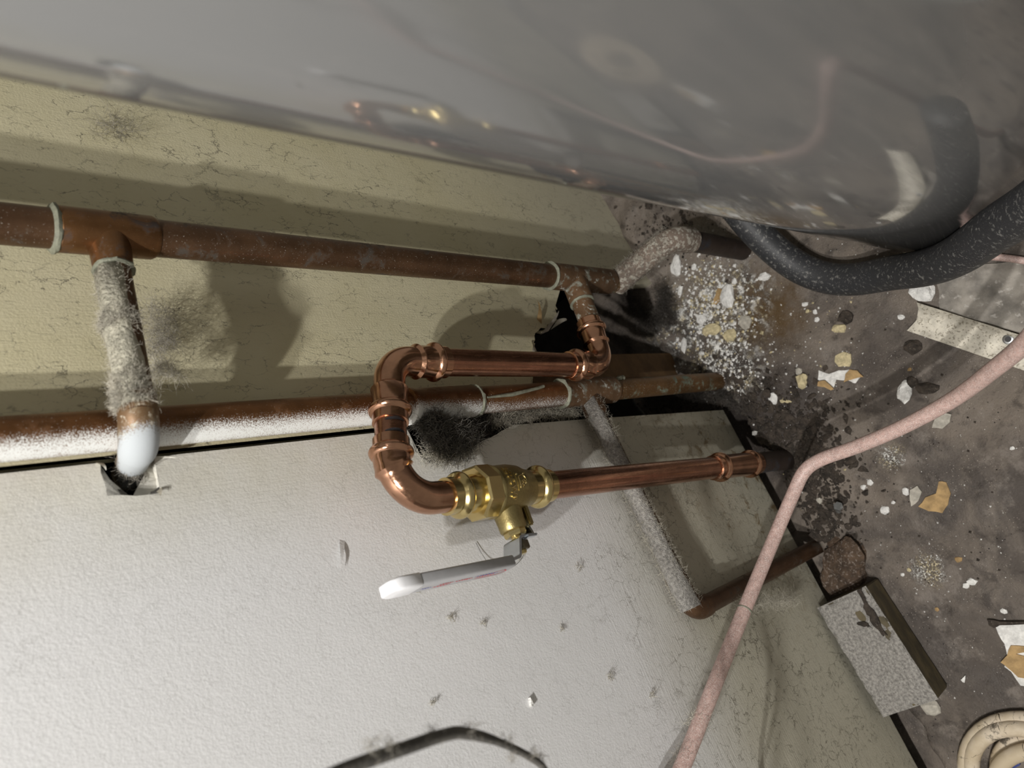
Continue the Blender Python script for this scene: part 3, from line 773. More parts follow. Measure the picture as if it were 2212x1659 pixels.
logo = join(wstroke([(-.004, -.0035), (-.0055, .002), (-.001, .0045), (.003, .0025)]), wstroke([(.003, .0045), (-.0005, .0012), (.002, -.002), (.0065, -.004)]), wstroke([(-.004, -.0035), (0, -.0038), (.0068, -.0042)]), wstroke([(.000, -.001), (.002, .0005), (.003, -.0015), (.0045, .0002), (.006, -.0018)]), wstroke([(-.0075, .0042), (-.0068, .0052), (-.0060, .0042), (-.0068, .0034), (-.0075, .0042)], .0003), wstroke([(-.0075, -.0042), (-.0066, -.0034), (-.0058, -.0042), (-.0066, -.005), (-.0075, -.0042)], .0003))
obj('raised_logo', wrap(logo, rs, .0234, rt), 'brass', valve, sharp=0)

# ------------------------------------------------------------------ insulated hose round the foot of the tank
hp = [dp(2300, 395, .53), dp(2225, 452, .585), dp(2150, 490, .645), dp(2060, 533, .735), dp(1960, 573, .835), dp(1880, 600, .895), dp(1800, 606, .945), dp(1725, 580, .972), dp(1665, 533, .98), dp(1615, 482, .985), dp(1575, 430, .985), dp(1550, 380, .99)]
HRd = .0202
hpc = catmull(hp, 8); fixed = []
for p in hpc:                                       # keep it outside the tank and above the floor
    axp = TC+TA*((p-TC).dot(TA)); r_ = p-axp; need = TR+HRd+.0015
    if r_.length < need: p = axp+r_.normalized()*need
    p.z = max(p.z, HRd+.004); fixed.append(p)
for _ in range(25): fixed = [fixed[0]]+[(a+b*2+c)/4 for a, b, c in zip(fixed, fixed[1:], fixed[2:])]+[fixed[-1]]
o = obj('insulated_hose', sweep(fixed, HRd, seg=36), 'foam', sharp=0); tag(o, 'thick black foam hose with pale specks curving round the tank foot', 'hose')

# ------------------------------------------------------------------ pink tube, thin tube, dark cable
tp = [V((-.36, .0, .62)), V((-.31, -.03, .57)), dp(1395, 1830, .60), dp(1470, 1665, .645), dp(1540, 1488, .70), dp(1607, 1320, .765), dp(1665, 1180, .805)]
tp2 = [dp(1738, 1018, .815), dp(1775, 992, .805), dp(1850, 965, .775), dp(1950, 922, .73), dp(2060, 862, .675), dp(2150, 795, .61), dp(2215, 740, .56), dp(2290, 655, .50), dp(2380, 590, .47), dp(2450, 560, .50), V((.11, -.52, .10)), V((.12, -.54, .007))]
tube_path = fillet(catmull(tp, 6)+[dp(1722, 1040, .82)]+catmull(tp2, 6)[4:], .02, 4) if 0 else catmull(tp+[dp(1712, 1070, .818)]+tp2, 8)
pk = empty('pink_tube', tube_path[len(tube_path)//2], 'pinkish dusty soft copper tube bent across the foreground above the floor', 'tube')
obj('tube', sweep(tube_path, .0073, seg=24), 'pink_coating', pk, sharp=0)
jt = dp(1608, 1318, .766); jd = (dp(1600, 1337, .760)-jt).normalized()
obj('joint_ring', sweep([jt-jd*.0012, jt+jd*.0012], [(0, .0074), (.0008, .0079), (.0016, .0079), (.0024, .0074)], seg=24), 'solder', pk)
rt_ = random.Random(21)
def tuft(c, rad, n_, L_, mat, name, parent=None, wid=.00015, curl=1.1, sq=(1, 1, 1), seg=5):
    def g():
        v = rvec(rt_)*rad*rt_.random()**.5; return c+V((v.x*sq[0], v.y*sq[1], v.z*sq[2])), rvec(rt_)
    return obj(name, hairs(g, n_, L_, wid, seg, curl, rt_), mat, parent, sharp=0)
stuff(tuft(dp(1505, 1560, .678), .009, 160, .014, 'pale_lint', 'lint_fibres', pk))
stuff(tuft(dp(1478, 1635, .655), .010, 160, .014, 'grey_lint', 'lint_fibres', pk))
ttp = catmull([fpt(2330, 585, .010), fpt(2212, 563, .010), fpt(2160, 556, .012), fpt(2120, 552, .010), fpt(2090, 540, .008)], 6)
o = obj('thin_tube', sweep(ttp, .0042, seg=12), 'pink_coating', sharp=0); tag(o, 'thin dusty pink tube lying on the crumpled sheet below the black hose', 'tube')
cb = catmull([V((-.46, .0, .72)), V((-.40, -.06, .78)), V((-.25, -.19, .84)), dp(500, 1850, .275), dp(560, 1752, .268), dp(640, 1712, .27), dp(745, 1662, .285), dp(880, 1614, .31), dp(960, 1588, .33), dp(1005, 1584, .345), dp(1080, 1604, .375), dp(1160, 1645, .405), dp(1260, 1720, .43), V((-.17, -.09, .50)), V((-.20, -.02, .36)), V((-.21, .0, .30))], 8)
CBL = plen(cb[:68])
cable = empty('dark_cable', cb[len(cb)//2], 'dark grey dusty cable hanging in front of the white wall panel', 'cable')
obj('jacket', sweep(cb, [(0, .0029), (CBL, .0029), (CBL+.03, .0026), (CBL+.05, .0020), (9, .0018)], seg=16), 'dark_cable_jacket', cable, sharp=0)
for u, v, dd in ((845, 1605, .30), (930, 1585, .325), (1015, 1574, .345), (1095, 1598, .38), (1110, 1632, .385), (1150, 1628, .40), (806, 1608, .29), (1165, 1636, .41)):
    stuff(tuft(dp(u, v, dd), 0.0035, 34, .006, 'grey_lint', 'lint_fibres', cable))

# ------------------------------------------------------------------ dusty block against the wall foot
bt = [fp(1768, 1327, .05), fp(1858, 1257, .05), fp(2013, 1507, .05), fp(1912, 1556, .05)]
bc = (bt[0]+bt[1]+bt[2]+bt[3])/4; bl_ = ((bt[3]-bt[0]).length+(bt[2]-bt[1]).length)/2
ldir = ((bt[2]-bt[1]).normalized()+(bt[3]-bt[0]).normalized()).normalized(); wdir = EZ.cross(ldir).normalized()
if wdir.y > 0: wdir = -wdir
wd_ = abs((bt[1]-bt[0]).dot(wdir)); 
bc = V((bc.x, bc.y-.002, 0)); BA = Matrix((ldir, wdir, EZ)).transposed()
blk = empty('dusty_block', V((bc.x, bc.y, 0)), 'brown block with thick grey dust on top, lying at the wall foot', 'block')
obj('block_body', boxm(bc+EZ*.0255, bl_/2, wd_/2, .0225, BA, .0012), 'block_side', blk, smooth=False)
def dust_slab():
    nx, ny = 44, 24; vs = []; fs = []
    for j in range(ny+1):
        for i in range(nx+1):
            a, b = -1+2*i/nx, -1+2*j/ny; p = bc+ldir*(a*bl_/2*1.004)+wdir*(b*wd_/2*1.006)
            e = min(1-abs(a), 1-abs(b)); z_ = .0475+.0022*min(1, e*9+.2)+.0016*noise.noise(p*75)+.0012*noise.noise(p*210)
            if b > .15 and a < .0: z_ -= .004*max(0, noise.noise(p*60+V((2, 2, 2))))*1.6
            vs.append(V((p.x, p.y, z_)))
    m = len(vs); vs += [V((v.x, v.y, .0472)) for v in vs]
    for j in range(ny):
        for i in range(nx):
            q = j*(nx+1)+i; fs.append((q, q+1, q+nx+2, q+nx+1))
    rim = [i for i in range(nx+1)]+[j*(nx+1)+nx for j in range(1, ny+1)]+[ny*(nx+1)+i for i in range(nx-1, -1, -1)]+[j*(nx+1) for j in range(ny-1, 0, -1)]
    for a, b in zip(rim, rim[1:]+rim[:1]): fs.append((b, a, a+m, b+m))
    return vs, fs
plab(obj('dust_layer', dust_slab(), 'grey_dust_crust', blk, sharp=60), 'felted grey dust covering the top')
for pts in ([(1852, 1276), (1862, 1270), (1872, 1292), (1880, 1310), (1900, 1340), (1918, 1372), (1910, 1374), (1896, 1358), (1880, 1340), (1870, 1318), (1864, 1296)], [(1845, 1340), (1868, 1342), (1886, 1356), (1874, 1352), (1856, 1350)]):
    q = []
    for (a, b), (c, d_) in zip(pts, pts[1:]+pts[:1]):
        for t in (0, .33, .66): q.append(fp(a+(c-a)*t+random.uniform(-3, 3)*(t > 0), b+(d_-b)*t+random.uniform(-3, 3)*(t > 0), .0485))
    obj('torn_dirt', slab(q, .0022, EZ), 'dark_clod', blk, smooth=False)

# ------------------------------------------------------------------ aluminium strip
def strip_angle():
    a0, a1 = fpt(1986, 654, .004), fpt(1966, 716, .004); b0_, b1_ = fpt(2300, 745, .004), fpt(2300, 838, .004)
    dr_ = ((b0_-a0).normalized()+(b1_-a1).normalized()).normalized(); up_ = EZ
    ac = (a1-a0); across = (ac-dr_*ac.dot(dr_)).normalized(); W_ = abs(ac.dot(across)); L_ = .20
    sec = [(0, .012), (.002, .010), (W_*.14, .0075), (W_*.2, .006), (W_*.55, .0045), (W_*.62, .005), (W_*.95, .003), (W_, .0025)]
    vs = []; fs = []; k = len(sec)
    for i in range(13):
        t = i/12
        for y_, z_ in sec:
            sk = (1-t)*.006*math.sin(y_/W_*math.pi)*(1 if i == 0 else .0)
            p = a0+dr_*(L_*t+sk)+across*y_; vs.append(V((p.x, p.y, fh(p.x, p.y)*.4+.004+z_)))
    m = len(vs); vs += [v-EZ*.0018 for v in vs]
    for i in range(12):
        for j in range(k-1):
            q = i*k+j; fs.append((q, q+1, q+k+1, q+k)); fs.append((q+m, q+k+m, q+k+1+m, q+1+m))
        fs.append((i*k, i*k+k, i*k+k+m, i*k+m)); fs.append((i*k+k-1, i*k+k-1+m, i*k+2*k-1+m, i*k+2*k-1))
    for j in range(k-1): fs.append((j, j+m, j+1+m, j+1)); q = 12*k+j; fs.append((q, q+1, q+1+m, q+m))
    return vs, fs, a0, dr_, across, W_
vs, fs, sa, sd_, sac, sW = strip_angle()
stp = empty('metal_strip', sa, 'dirty pale metal edge strip with one screw hole lying on the floor', 'strip')
obj('strip_body', (vs, fs), 'aluminium_dusty', stp, sharp=30)
hc = fpt(2178, 733, .011); 
obj('screw_hole', sweep([hc-EZ*.0012, hc+EZ*.0006], [(0, .0058), (.0012, .0058), (.0018, .0048)], seg=24), 'galvanised', stp)
obj('hole_core', sweep([hc-EZ*.001, hc+EZ*.0010], .0032, seg=20), 'black_ink', stp)

# crumpled dusty sheet under the hose
def crumple():
    c = [fpt(2020, 575), fpt(2035, 690), fpt(2330, 740), fpt(2300, 560)]
    n_ = 30; vs = []; fs = []
    for j in range(n_+1):
        for i in range(n_+1):
            a, b = i/n_, j/n_; p = c[0].lerp(c[3], a).lerp(c[1].lerp(c[2], a), b)
            p = p+V((.004*noise.noise(p*40+V((1, 0, 0))), .004*noise.noise(p*40), 0))
            e = min(a, b, 1-b)
            z_ = fh(p.x, p.y)+.0035+.006*abs(noise.noise(p*24+V((4, 4, 0))))*min(1, e*8)+.003*noise.noise(p*60)*min(1, e*8)
            vs.append(V((p.x, p.y, max(z_, fh(p.x, p.y)+.0015))))
    for j in range(n_):
        for i in range(n_):
            q = j*(n_+1)+i; fs.append((q, q+n_+1, q+n_+2, q+1))
    m = len(vs); vs += [v-EZ*.0008 for v in vs]; fs += [tuple(reversed([i+m for i in f])) for f in fs[:]]
    return vs, fs
o = obj('crumpled_sheet', crumple(), 'sheet_dusty', sharp=45); tag(o, 'crumpled grey dusty sheet on the floor beside the metal strip', 'sheet')

# ------------------------------------------------------------------ coil of cream cord
cc = fp(2262, 1700, .0); 
coil = empty('cord_coil', V((cc.x, cc.y, 0)), 'coil of dirty cream cord on the floor', 'cord')
rc = random.Random(2)
def loopring(r, z_, ox, oy, tilt, ecc, rad):
    pts = []
    for i in range(49):
        a = 2*math.pi*i/48
        x_, y_ = cc.x+ox+r*math.cos(a)*ecc, cc.y+oy+r*math.sin(a)
        pts.append(V((x_, y_, max(rad+.0015, z_+tilt*math.cos(a+1.0)))))
    return sweep(pts, rad, seg=18, cap=False)
o_r = (fp(2090, 1640)-cc).length
for r, z_, ox, oy, tl, ec in ((o_r, .0105, 0, 0, .001, 1.0), (o_r*.84, .016, .006, .003, .006, 1.0), (o_r*.60, .0105, .004, -.006, .0, 1.1), (o_r*.66, .026, .012, -.012, .004, .7)):
    obj('cord_turn', loopring(r, z_, ox, oy, tl, ec, .0088), 'cord', coil, sharp=0)
o = obj('blue_scrap', slab([fpt(u, v, .002) for u, v in ((2150, 1640), (2175, 1618), (2195, 1622), (2205, 1650), (2170, 1668))], .004, EZ), 'blue_plastic', smooth=False); tag(o, 'small dark blue plastic scrap inside the cream cord coil', 'scrap')

# ------------------------------------------------------------------ rubble on the floor
rr_ = random.Random(17)
def stone(u, v, w_, h_, mat, flat=.6, name='plaster_chunk', sub=0, rough_=.42):
    """angular crumb; w_, h_ are its size in photo pixels"""
    p = fpt(u, v); dpt = -(ROT.transposed() @ (p-CAM)).z; k = dpt/F
    rx, ry = w_*k/2*1.05, h_*k/2*1.15
    bm = bmesh.new(); bmesh.ops.create_icosphere(bm, subdivisions=sub or (2 if w_ > 16 else 1), radius=1.0)
    sd = V((rr_.uniform(0, 9), rr_.uniform(0, 9), rr_.uniform(0, 9)))
    for q in bm.verts:
        c = q.co; m = 1+rough_*noise.noise(c*1.3+sd)+.16*noise.noise(c*3.1+sd)+(.14*noise.noise(c*7+sd) if sub else 0); q.co = c*m
    vs = [p+_im(q.co.x*rx, q.co.y*ry)+EZ*(max(-.35, q.co.z)*min(rx, ry)*flat+min(rx, ry)*flat*.28) for q in bm.verts]
    fs = [tuple(x.index for x in f.verts) for f in bm.faces]; bm.free()
    return obj(name, (vs, fs), mat, smooth=w_ > 60, sharp=50)
_ia = (fp(1900, 900)-fp(1880, 900)).normalized(); _ib = (fp(1900, 920)-fp(1900, 900)).normalized()
def _im(a, b): return V((_ia.x*a+_ib.x*b, _ia.y*a+_ib.y*b, 0))
def flake(pts, mat, name, parent=None, lift=.0012, th=.0022, nsub=2, amp=1.2, curlz=.0):
    """thin chip from a pixel outline on the floor"""
    out = []
    for (u0, v0), (u1, v1) in zip(pts, pts[1:]+pts[:1]):
        for j in range(nsub):
            t = j/nsub; a = amp if j else 0
            out.append(fpt(u0+(u1-u0)*t+rr_.uniform(-a, a), v0+(v1-v0)*t+rr_.uniform(-a, a), lift))
    zm = min(p.z for p in out)
    c = sum(out, V((0, 0, 0)))/len(out)
    out = [V((p.x, p.y, zm+curlz*((p-c).length*40))) for p in out]
    return obj(name, slab(out, th, EZ), mat, parent, smooth=False)
G = 'plaster crumbs and paint chips strewn on the floor'
chunks = [
 (1462, 573, 26, 40, 'plaster_white', 'white plaster chunk with tan edge beside the dusty elbow pipe'),
 (1500, 577, 12, 14, 'plaster_white', 'small white crumb next to the chunk near the dusty elbow'),
 (1470, 628, 12, 22, 'plaster_white', 'oblong white crumb by the dark wall hole below the chunk'),
 (1587, 607, 14, 15, 'plaster_white', 'round white crumb between powder heap and black hose'),
 (1651, 598, 26, 16, 'plaster_white', 'flat white crumb touching the outer bend of the black hose'),
 (1994, 630, 48, 42, 'plaster_white', 'large white wedge of plaster at the corner of the metal strip'),
 (1611, 695, 26, 26, 'plaster_grey', 'grey pebble-like crumb right of the powder heap'),
 (1576, 724, 28, 24, 'plaster_yellow', 'yellow-white lump at the lower edge of the powder heap'),
 (1542, 711, 38, 24, 'plaster_yellow', 'broad tan lump in the middle of the powder heap'),
 (1572, 640, 30, 44, 'plaster_white', 'biggest white lump at the top of the powder heap'),
 (1516, 690, 22, 20, 'plaster_white', 'white lump at the left of the powder heap'),
 (1527, 715, 20, 18, 'plaster_yellow', 'small yellowish lump beside the broad tan lump'),
 (1478, 745, 16, 38, 'plaster_white', 'tall white shard at the edge of the dark wall hole'),
 (1740, 657, 15, 10, 'plaster_white', 'small white crumb under the lowest bend of the hose'),
 (1761, 674, 11, 11, 'plaster_white', 'tiny white crumb beside a tiny yellow one below the hose'),
 (1745, 672, 9, 8, 'plaster_yellow', 'tiny yellow crumb below the hose'),
 (1766, 690, 11, 11, 'plaster_white', 'tiny pale crumb on a brown smear below the hose'),
 (1828, 687, 34, 26, 'dark_clod', 'dark brown flat clod touching a speckled yellow stone'),
 (1813, 709, 31, 18, 'plaster_yellow', 'speckled yellow stone below the dark brown clod'),
 (1947, 685, 16, 11, 'plaster_white', 'white crumb left of the end of the metal strip'),
 (1972, 749, 34, 28, 'dark_clod', 'dark brown clod just below the metal strip end'),
 (1733, 823, 26, 28, 'plaster_yellow', 'yellow-white stone left of the big white and tan chip'),
 (1726, 803, 15, 18, 'plaster_grey', 'grey-green pebble above the yellow-white stone'),
 (1671, 861, 22, 24, 'plaster_white', 'white stone touching a yellow flake'),
 (1955, 844, 28, 42, 'plaster_white', 'pointed white stone above the pink tube'),
 (1970, 826, 26, 22, 'dark_clod', 'dark brown lump leaning on the pointed white stone'),
 (2003, 838, 44, 22, 'dark_clod', 'ragged dark shred right of the pointed white stone'),
 (1703, 931, 12, 11, 'plaster_white', 'small white crumb above the bend of the pink tube'),
 (1631, 936, 12, 11, 'plaster_white', 'lone white crumb on the dark dirt by the copper coupling'),
 (1880, 1042, 13, 13, 'plaster_white', 'upper of two white crumbs below the pink tube'),
 (1865, 1052, 13, 12, 'plaster_white', 'lower of two white crumbs below the pink tube'),
 (1912, 1102, 19, 15, 'plaster_white', 'white crumb below the two small crumbs under the pink tube'),
 (1930, 1085, 9, 8, 'plaster_white', 'very small white crumb left of the pale green flake'),
 (1957, 1062, 14, 18, 'plaster_white', 'white sliver leaning on the pale green flake'),
 (1770, 1082, 14, 15, 'plaster_grey', 'pale grey crumb just right of the pink tube bend'),
 (2010, 1527, 38, 32, 'plaster_grey', 'cream plaster lump at the corner of the dusty block'),
 (2168, 1320, 15, 11, 'plaster_white', 'white crumb above the large white and tan chip at the frame edge'),
 (2099, 1256, 20, 13, 'plaster_white', 'upper of a pair of white crumbs near the right edge'),
 (2088, 1265, 13, 12, 'plaster_white', 'lower of a pair of white crumbs near the right edge'),
 (1950, 1241, 8, 8, 'plaster_white', 'tiny white crumb left of the powder smear'),
 (1964, 1231, 9, 8, 'plaster_yellow', 'tiny cream crumb touching the powder smear'),
 (2071, 1208, 16, 12, 'brown_paper', 'tan crumb right of the powder smear'),
 (2024, 1316, 9, 9, 'brown_paper', 'tiny orange crumb right of the dusty block'),
 (2187, 968, 10, 9, 'plaster_white', 'lone white crumb at the right edge below the pink tube'),
 (1795, 922, 12, 10, 'dark_clod', 'small dark lump left of the pink tube run'),
 (1782, 895, 12, 14, 'dark_clod', 'small brown pebble below the big white and tan chip'),
 (1965, 798, 9, 8, 'brown_paper', 'tiny orange chip below the metal strip'),
]
for u, v, w_, h_, mt, lb in chunks:
    tag(stone(u, v, w_, h_, mt, name='dirt_clod' if mt == 'dark_clod' else 'plaster_chunk'), lb, 'clod' if mt == 'dark_clod' else 'plaster chunk', G)
def chip(lab, parts, name='paint_chip', cat='chip'):
    base = fpt(*parts[0][0][0]); root = empty(name, base, lab, cat, G)
    for i, (pts, mt, nm) in enumerate(parts): flake(pts, mt, nm, root, lift=.0012+.0016*i)
chip('big white chip torn to show tan paper in two corners', [
 ([(1768, 800), (1790, 808), (1812, 800), (1838, 798), (1862, 812), (1848, 828), (1838, 824), (1826, 822), (1806, 820), (1800, 842), (1782, 832), (1766, 822)], 'plaster_white', 'plaster_layer'),
 ([(1836, 798), (1852, 800), (1866, 814), (1840, 820), (1822, 826), (1826, 808)], 'brown_paper', 'paper_layer'),
 ([(1768, 824), (1782, 822), (1802, 840), (1796, 843), (1782, 836), (1766, 834)], 'brown_paper', 'paper_layer')])
chip('yellow angular chip lying above the big white and tan chip', [([(1806, 768), (1822, 760), (1838, 765), (1840, 782), (1836, 792), (1812, 792), (1804, 782)], 'plaster_yellow', 'plaster_layer')])
chip('pale yellow flake touching a white stone', [([(1675, 850), (1692, 848), (1706, 845), (1716, 858), (1708, 870), (1688, 870), (1684, 858)], 'plaster_yellow', 'plaster_layer')])
chip('pale green flake standing beside the tan paper scrap', [([(1966, 1058), (1982, 1049), (1992, 1062), (1984, 1082), (1968, 1094), (1965, 1078)], 'plaster_grey', 'plaster_layer')])
chip('curled tan paper scrap with white rim on the floor', [([(2028, 1040), (2044, 1042), (2054, 1066), (2048, 1090), (2036, 1108), (2006, 1104), (1984, 1094), (2000, 1074), (2022, 1066)], 'brown_paper', 'paper_layer')], 'paper_scrap', 'paper')
chip('big white and tan plaster chip cut by the right frame edge', [
 ([(2150, 1350), (2180, 1344), (2250, 1350), (2260, 1400), (2250, 1490), (2205, 1480), (2185, 1450), (2170, 1440), (2176, 1415), (2170, 1390), (2158, 1370)], 'plaster_white', 'plaster_layer'),
 ([(2184, 1394), (2215, 1396), (2215, 1408), (2195, 1412), (2230, 1420), (2230, 1466), (2200, 1462), (2175, 1440), (2162, 1430), (2176, 1415)], 'brown_paper', 'paper_layer'),
 ([(2132, 1338), (2160, 1342), (2214, 1342), (2214, 1348), (2160, 1350), (2148, 1356), (2136, 1350)], 'dark_clod', 'dirty_edge')])
chip('small white triangular chip at the front corner of the dusty block', [([(2076, 1468), (2086, 1458), (2084, 1474)], 'plaster_white', 'plaster_layer')])
chip('flat cream speckled patch of paint below the middle of the pink tube', [([(2020, 905), (2040, 892), (2056, 895), (2052, 912), (2036, 926), (2014, 924)], 'plaster_grey', 'plaster_layer')])
chip('tan flake in the powder heap leaning on the white lump', [([(1536, 655), (1552, 622), (1562, 628), (1556, 648), (1544, 660)], 'brown_paper', 'paper_layer')])
# rusty lump beside the small pipe
o = stone(1832, 1212, 88, 104, 'rust_clod', .45, 'rust_lump', 3, .75); tag(o, 'large rusty brown earth lump beside the foot of the small pipe', 'lump')
# small galvanised bolt
bq = fpt(1811, 1103, .004)
blt = empty('small_bolt', bq, 'tiny galvanised bolt standing in the dirt beside the pink tube', 'bolt')
bz_ = (EZ*.8+V((.3, -.5, 0))).normalized()
obj('bolt_shank', sweep([bq-bz_*.004, bq+bz_*.014], [(0, .0032)]+[(.002+i*.0012, .0030+(.0006 if i % 2 else 0)) for i in range(13)], seg=12), 'galvanised', blt)
obj('bolt_head', sweep([bq+bz_*.0135, bq+bz_*.0175], .0062, seg=6), 'galvanised', blt, smooth=False)
# uncountable grit: one object
def grit(regions, name, mat, lab):
    vs, fs = [], []
    for (u, v, su, sv, n_, s0_, s1_) in regions:
        for _ in range(n_):
            p = fpt(u+rr_.gauss(0, su), v+rr_.gauss(0, sv))
            if p.y > -.004 and p.x < .2: continue
            s = s0_*.35+(s1_-s0_*.35)*rr_.random()**3.2; b = len(vs)
            for d_ in (EX, EY, -EX, -EY, EZ): vs.append(p+V((d_.x*s*rr_.uniform(.6, 1.4), d_.y*s*rr_.uniform(.6, 1.4), d_.z*s*.9))+V((0, 0, .0002)))
            fs += [(b, b+1, b+4), (b+1, b+2, b+4), (b+2, b+3, b+4), (b+3, b, b+4)]
    return tag(obj(name, (vs, fs), mat, smooth=False), lab, 'grit', kind='stuff')
grit([(1540, 690, 40, 75, 1100, .0009, .0036), (1500, 600, 40, 40, 200, .001, .003), (1590, 800, 45, 30, 350, .001, .0026), (1700, 760, 120, 120, 300, .0006, .0018), (1900, 900, 180, 220, 420, .0005, .0014), (2005, 1232, 16, 26, 160, .0005, .0012), (2050, 1380, 120, 120, 160, .0005, .0012), (1925, 985, 12, 24, 90, .0005, .0012)], 'plaster_grit', 'plaster_white', 'white plaster grit and powder scattered over the dark floor')
grit([(1545, 690, 46, 70, 260, .0014, .0036), (1760, 700, 90, 60, 50, .0008, .002), (1680, 1040, 60, 50, 90, .0008, .002)], 'yellow_grit', 'plaster_yellow', 'yellowish plaster grit mixed into the powder heap')
def clods(regions, name, mat, lab):
    bm = bmesh.new(); bmesh.ops.create_icosphere(bm, subdivisions=1, radius=1.0)
    bv = [v.co.copy() for v in bm.verts]; bf = [tuple(x.index for x in f.verts) for f in bm.faces]; bm.free(); vs, fs = [], []
    for (u, v, su, sv, n_, s0_, s1_) in regions:
        for _ in range(n_):
            p = fpt(u+rr_.gauss(0, su), v+rr_.gauss(0, sv))
            if p.y > -.012 and p.x < .2: continue
            s_ = s0_+(s1_-s0_)*rr_.random()**2.5; sd = rvec(rr_)*20; b = len(vs)
            ax_ = (rr_.uniform(.6, 1.8), rr_.uniform(.6, 1.5), rr_.uniform(.4, .8)); vs += [p+V((c.x*ax_[0], c.y*ax_[1], c.z*ax_[2]+.05))*s_*(1+1.2*noise.noise(c*1.9+sd)) for c in bv]; fs += [tuple(i+b for i in f) for f in bf]
    return tag(obj(name, (vs, fs), mat, smooth=False), lab, 'dirt', kind='stuff')
clods([(1670, 915, 60, 45, 700, .0014, .006), (1520, 860, 60, 18, 260, .0014, .006), (1750, 1000, 50, 55, 420, .0012, .006), (1780, 1130, 40, 50, 260, .0012, .006), (1440, 480, 50, 40, 150, .001, .005)], 'loose_dirt', 'dark_clod', 'black loose soil clods heaped round the pipe foot at the wall')
grit([(1660, 920, 60, 50, 420, .0015, .0045), (1480, 880, 60, 25, 300, .0015, .004), (1750, 1060, 50, 60, 240, .001, .004), (1850, 1000, 200, 200, 260, .0008, .0024), (1440, 520, 60, 40, 200, .001, .003)], 'dark_grit', 'dark_clod', 'dark brown dirt crumbs piled along the wall foot')

# ------------------------------------------------------------------ lint: nobody could count it
def lint_path(pts, rad, n_, L_, mat, name, lab, wid=.0002, curl=1.0, sq=.7):
    path = pts
    def g():
        t = rt_.random()*(len(path)-1); i = min(int(t), len(path)-2) if len(path) > 1 else 0
        p = path[i].lerp(path[i+1], t-i) if len(path) > 1 else path[0]
        v = rvec(rt_)*rad*rt_.random()**.45; return p+V((v.x, v.y*sq, v.z)), rvec(rt_)
    return tag(obj(name, hairs(g, n_, L_, wid, 6, curl, rt_), mat, sharp=0), lab, 'lint', kind='stuff')
big = [wp(925, 895, .024), wp(940, 930, .024), wp(965, 965, .014), wp(1010, 945, .014), wp(965, 930, .028)]
lint_path(big, .015, 3600, .018, 'mid_lint', 'lint_clump', 'big dark fuzzy lint clump between the copper loop and the wall joint', wid=.00026, curl=1.3)
lint_path([wp(925, 975, .012), wp(960, 990, .010), wp(1010, 972, .012), wp(940, 880, .028)], .012, 900, .014, 'pale_lint', 'lit_lint_fringe', 'fuzzy fringe on the lower edge of the big lint clump, coloured paler as if lit', wid=.00022, curl=1.3)  # light on the outer hairs is put into their paler colour
lint_path([wp(940, 930, .002), wp(985, 925, .0), wp(1040, 915, -.004)], .020, 2600, .02, 'dark_lint', 'dark_lint_core', 'dark lint filling the broken joint behind the fuzzy clump', curl=1.3)
lint_path([wp(1060, 905, .006), wp(1110, 898, .006), wp(1150, 888, .005), wp(1200, 885, .004), wp(1240, 885, .006)], .011, 3000, .013, 'pale_lint', 'lint_tuft', 'pale fuzzy lint strip under the lower riser left of the small branch', curl=1.2)
lint_path([fpt(1400, 860, .02), fpt(1450, 855, .012), fpt(1500, 850, .012), fpt(1560, 850, .01), fpt(1610, 880, .008)], .016, 3600, .012, 'dark_lint', 'dirt_lint', 'dark matted dirt and lint behind the foot of the lower riser', curl=1.3)
lint_path([fpt(1430, 620, .015), fpt(1440, 680, .015), fpt(1400, 700, .01), fpt(1360, 640, .03)], .022, 2600, .016, 'dark_lint', 'hole_lint', 'dark cobweb lint inside the wall hole near the powder heap', curl=1.3)
lint_path([fpt(1480, 500, .02), fpt(1530, 500, .016), fpt(1570, 520, .015)], .016, 900, .018, 'grey_lint', 'cobweb_lint', 'grey cobweb on the floor between dusty elbow and black hose', wid=.00012)
lint_path([wp(268, 1008, .002), wp(285, 1022, -.002), wp(300, 1020, -.002)], .006, 230, .012, 'grey_lint', 'notch_lint', 'wiry lint nest in the square notch of the white panel', wid=.0002)
lint_path([wp(1600, 1316, .04), wp(1640, 1300, .03), wp(1690, 1298, .02), wp(1720, 1290, .012)], .008, 900, .016, 'pale_lint', 'bridge_lint', 'pale lint strands bridging the pink tube and the small pipe', wid=.00013)
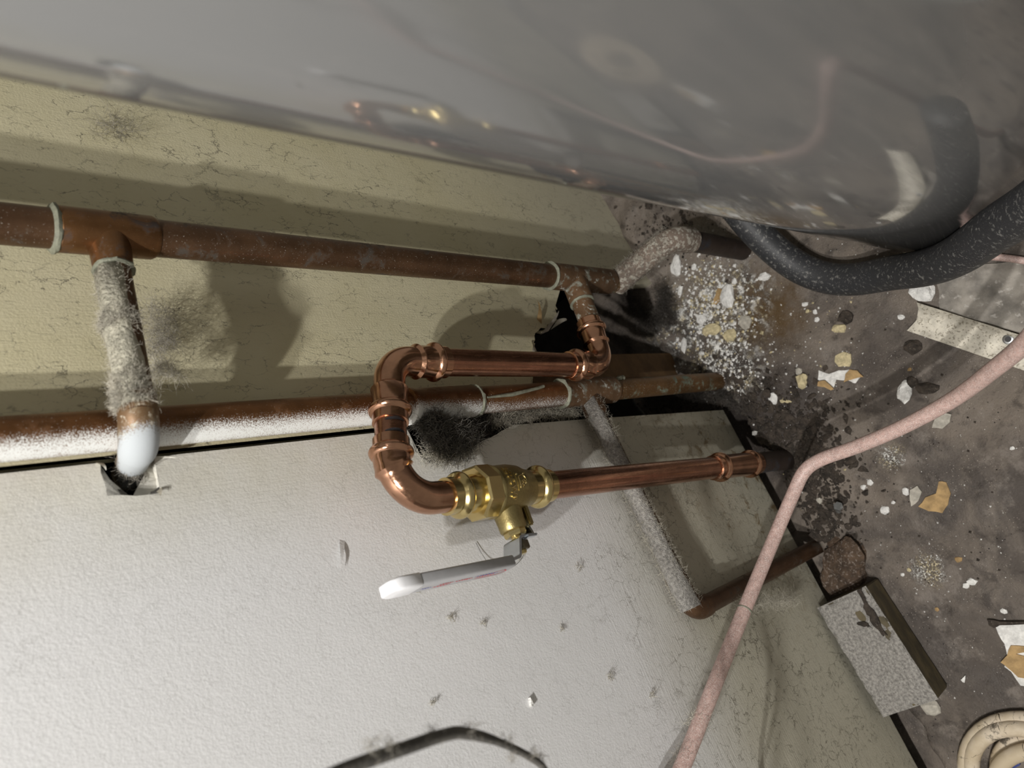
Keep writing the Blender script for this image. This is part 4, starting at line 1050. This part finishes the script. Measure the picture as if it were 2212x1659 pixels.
lint_path([wp(340, 660, .012), wp(350, 720, .014), wp(345, 760, .012)], .014, 700, .018, 'grey_lint', 'wall_lint', 'grey lint puff on the cream wall beside the branch pipe', wid=.00011)
lint_path([wp(330, 800, .03), wp(355, 790, .025), wp(385, 815, .02)], .006, 300, .018, 'pale_lint', 'hanging_lint', 'thin pale lint strands hanging off the branch pipe', wid=.00012)
lint_path([wp(215, 285, .002), wp(250, 270, .003), wp(290, 280, .002)], .016, 170, .030, 'grey_lint', 'wall_cobweb', 'flattened cobweb on the cream wall near the tank edge', wid=.0001, sq=.15)
for u, v, s_, lb in ((975, 1335, 5, 'lint speck on the white panel left below the valve handle'), (902, 1276, 4, 'lint speck just under the tip of the valve handle'), (1250, 1225, 6, 'lint speck on the white panel level with the small pipe'), (1215, 1358, 4, 'tiny lint speck below the middle of the white panel'), (1318, 1460, 7, 'largest lint speck low on the white panel'), (1408, 1502, 6, 'stringy lint speck low on the white panel near the pink tube'), (935, 1518, 4, 'small lint speck above the dark cable'), (1045, 1346, 4, 'short flat lint speck right of the handle tip specks'), (1118, 1204, 4, 'lint speck inside the hair loop by the valve nut')):
    p = wp(u, v, WH+.002); k_ = s_/5
    def g():
        q = rvec(rt_)*.0024*k_; return p+V((q.x, q.y*.4, q.z)), rvec(rt_)
    tag(obj('lint_speck', hairs(g, 26, .0048*k_, .0002, 4, 1.3, rt_), 'pale_lint', sharp=0), lb, 'lint', 'lint specks on the white panel', 'stuff')
hl_ = catmull([wp(1028, 1172, .004), wp(1042, 1198, .005), wp(1060, 1218, .006), wp(1100, 1228, .006), wp(1128, 1205, .006), wp(1131, 1180, .005)], 8)
o = obj('loose_hair', sweep(hl_, .00022, seg=5), 'dark_cable_jacket', sharp=0); tag(o, 'single fine hair looped on the white panel under the valve nut', 'hair')
sl = wp(1145, 1520, WH)
o = obj('white_sliver', slab([wp(1141, 1508, WH), wp(1150, 1525, WH), wp(1144, 1528, WH)], .003, -EY), 'plaster_white', smooth=False); tag(o, 'tiny white paint sliver stuck low on the white panel', 'sliver')
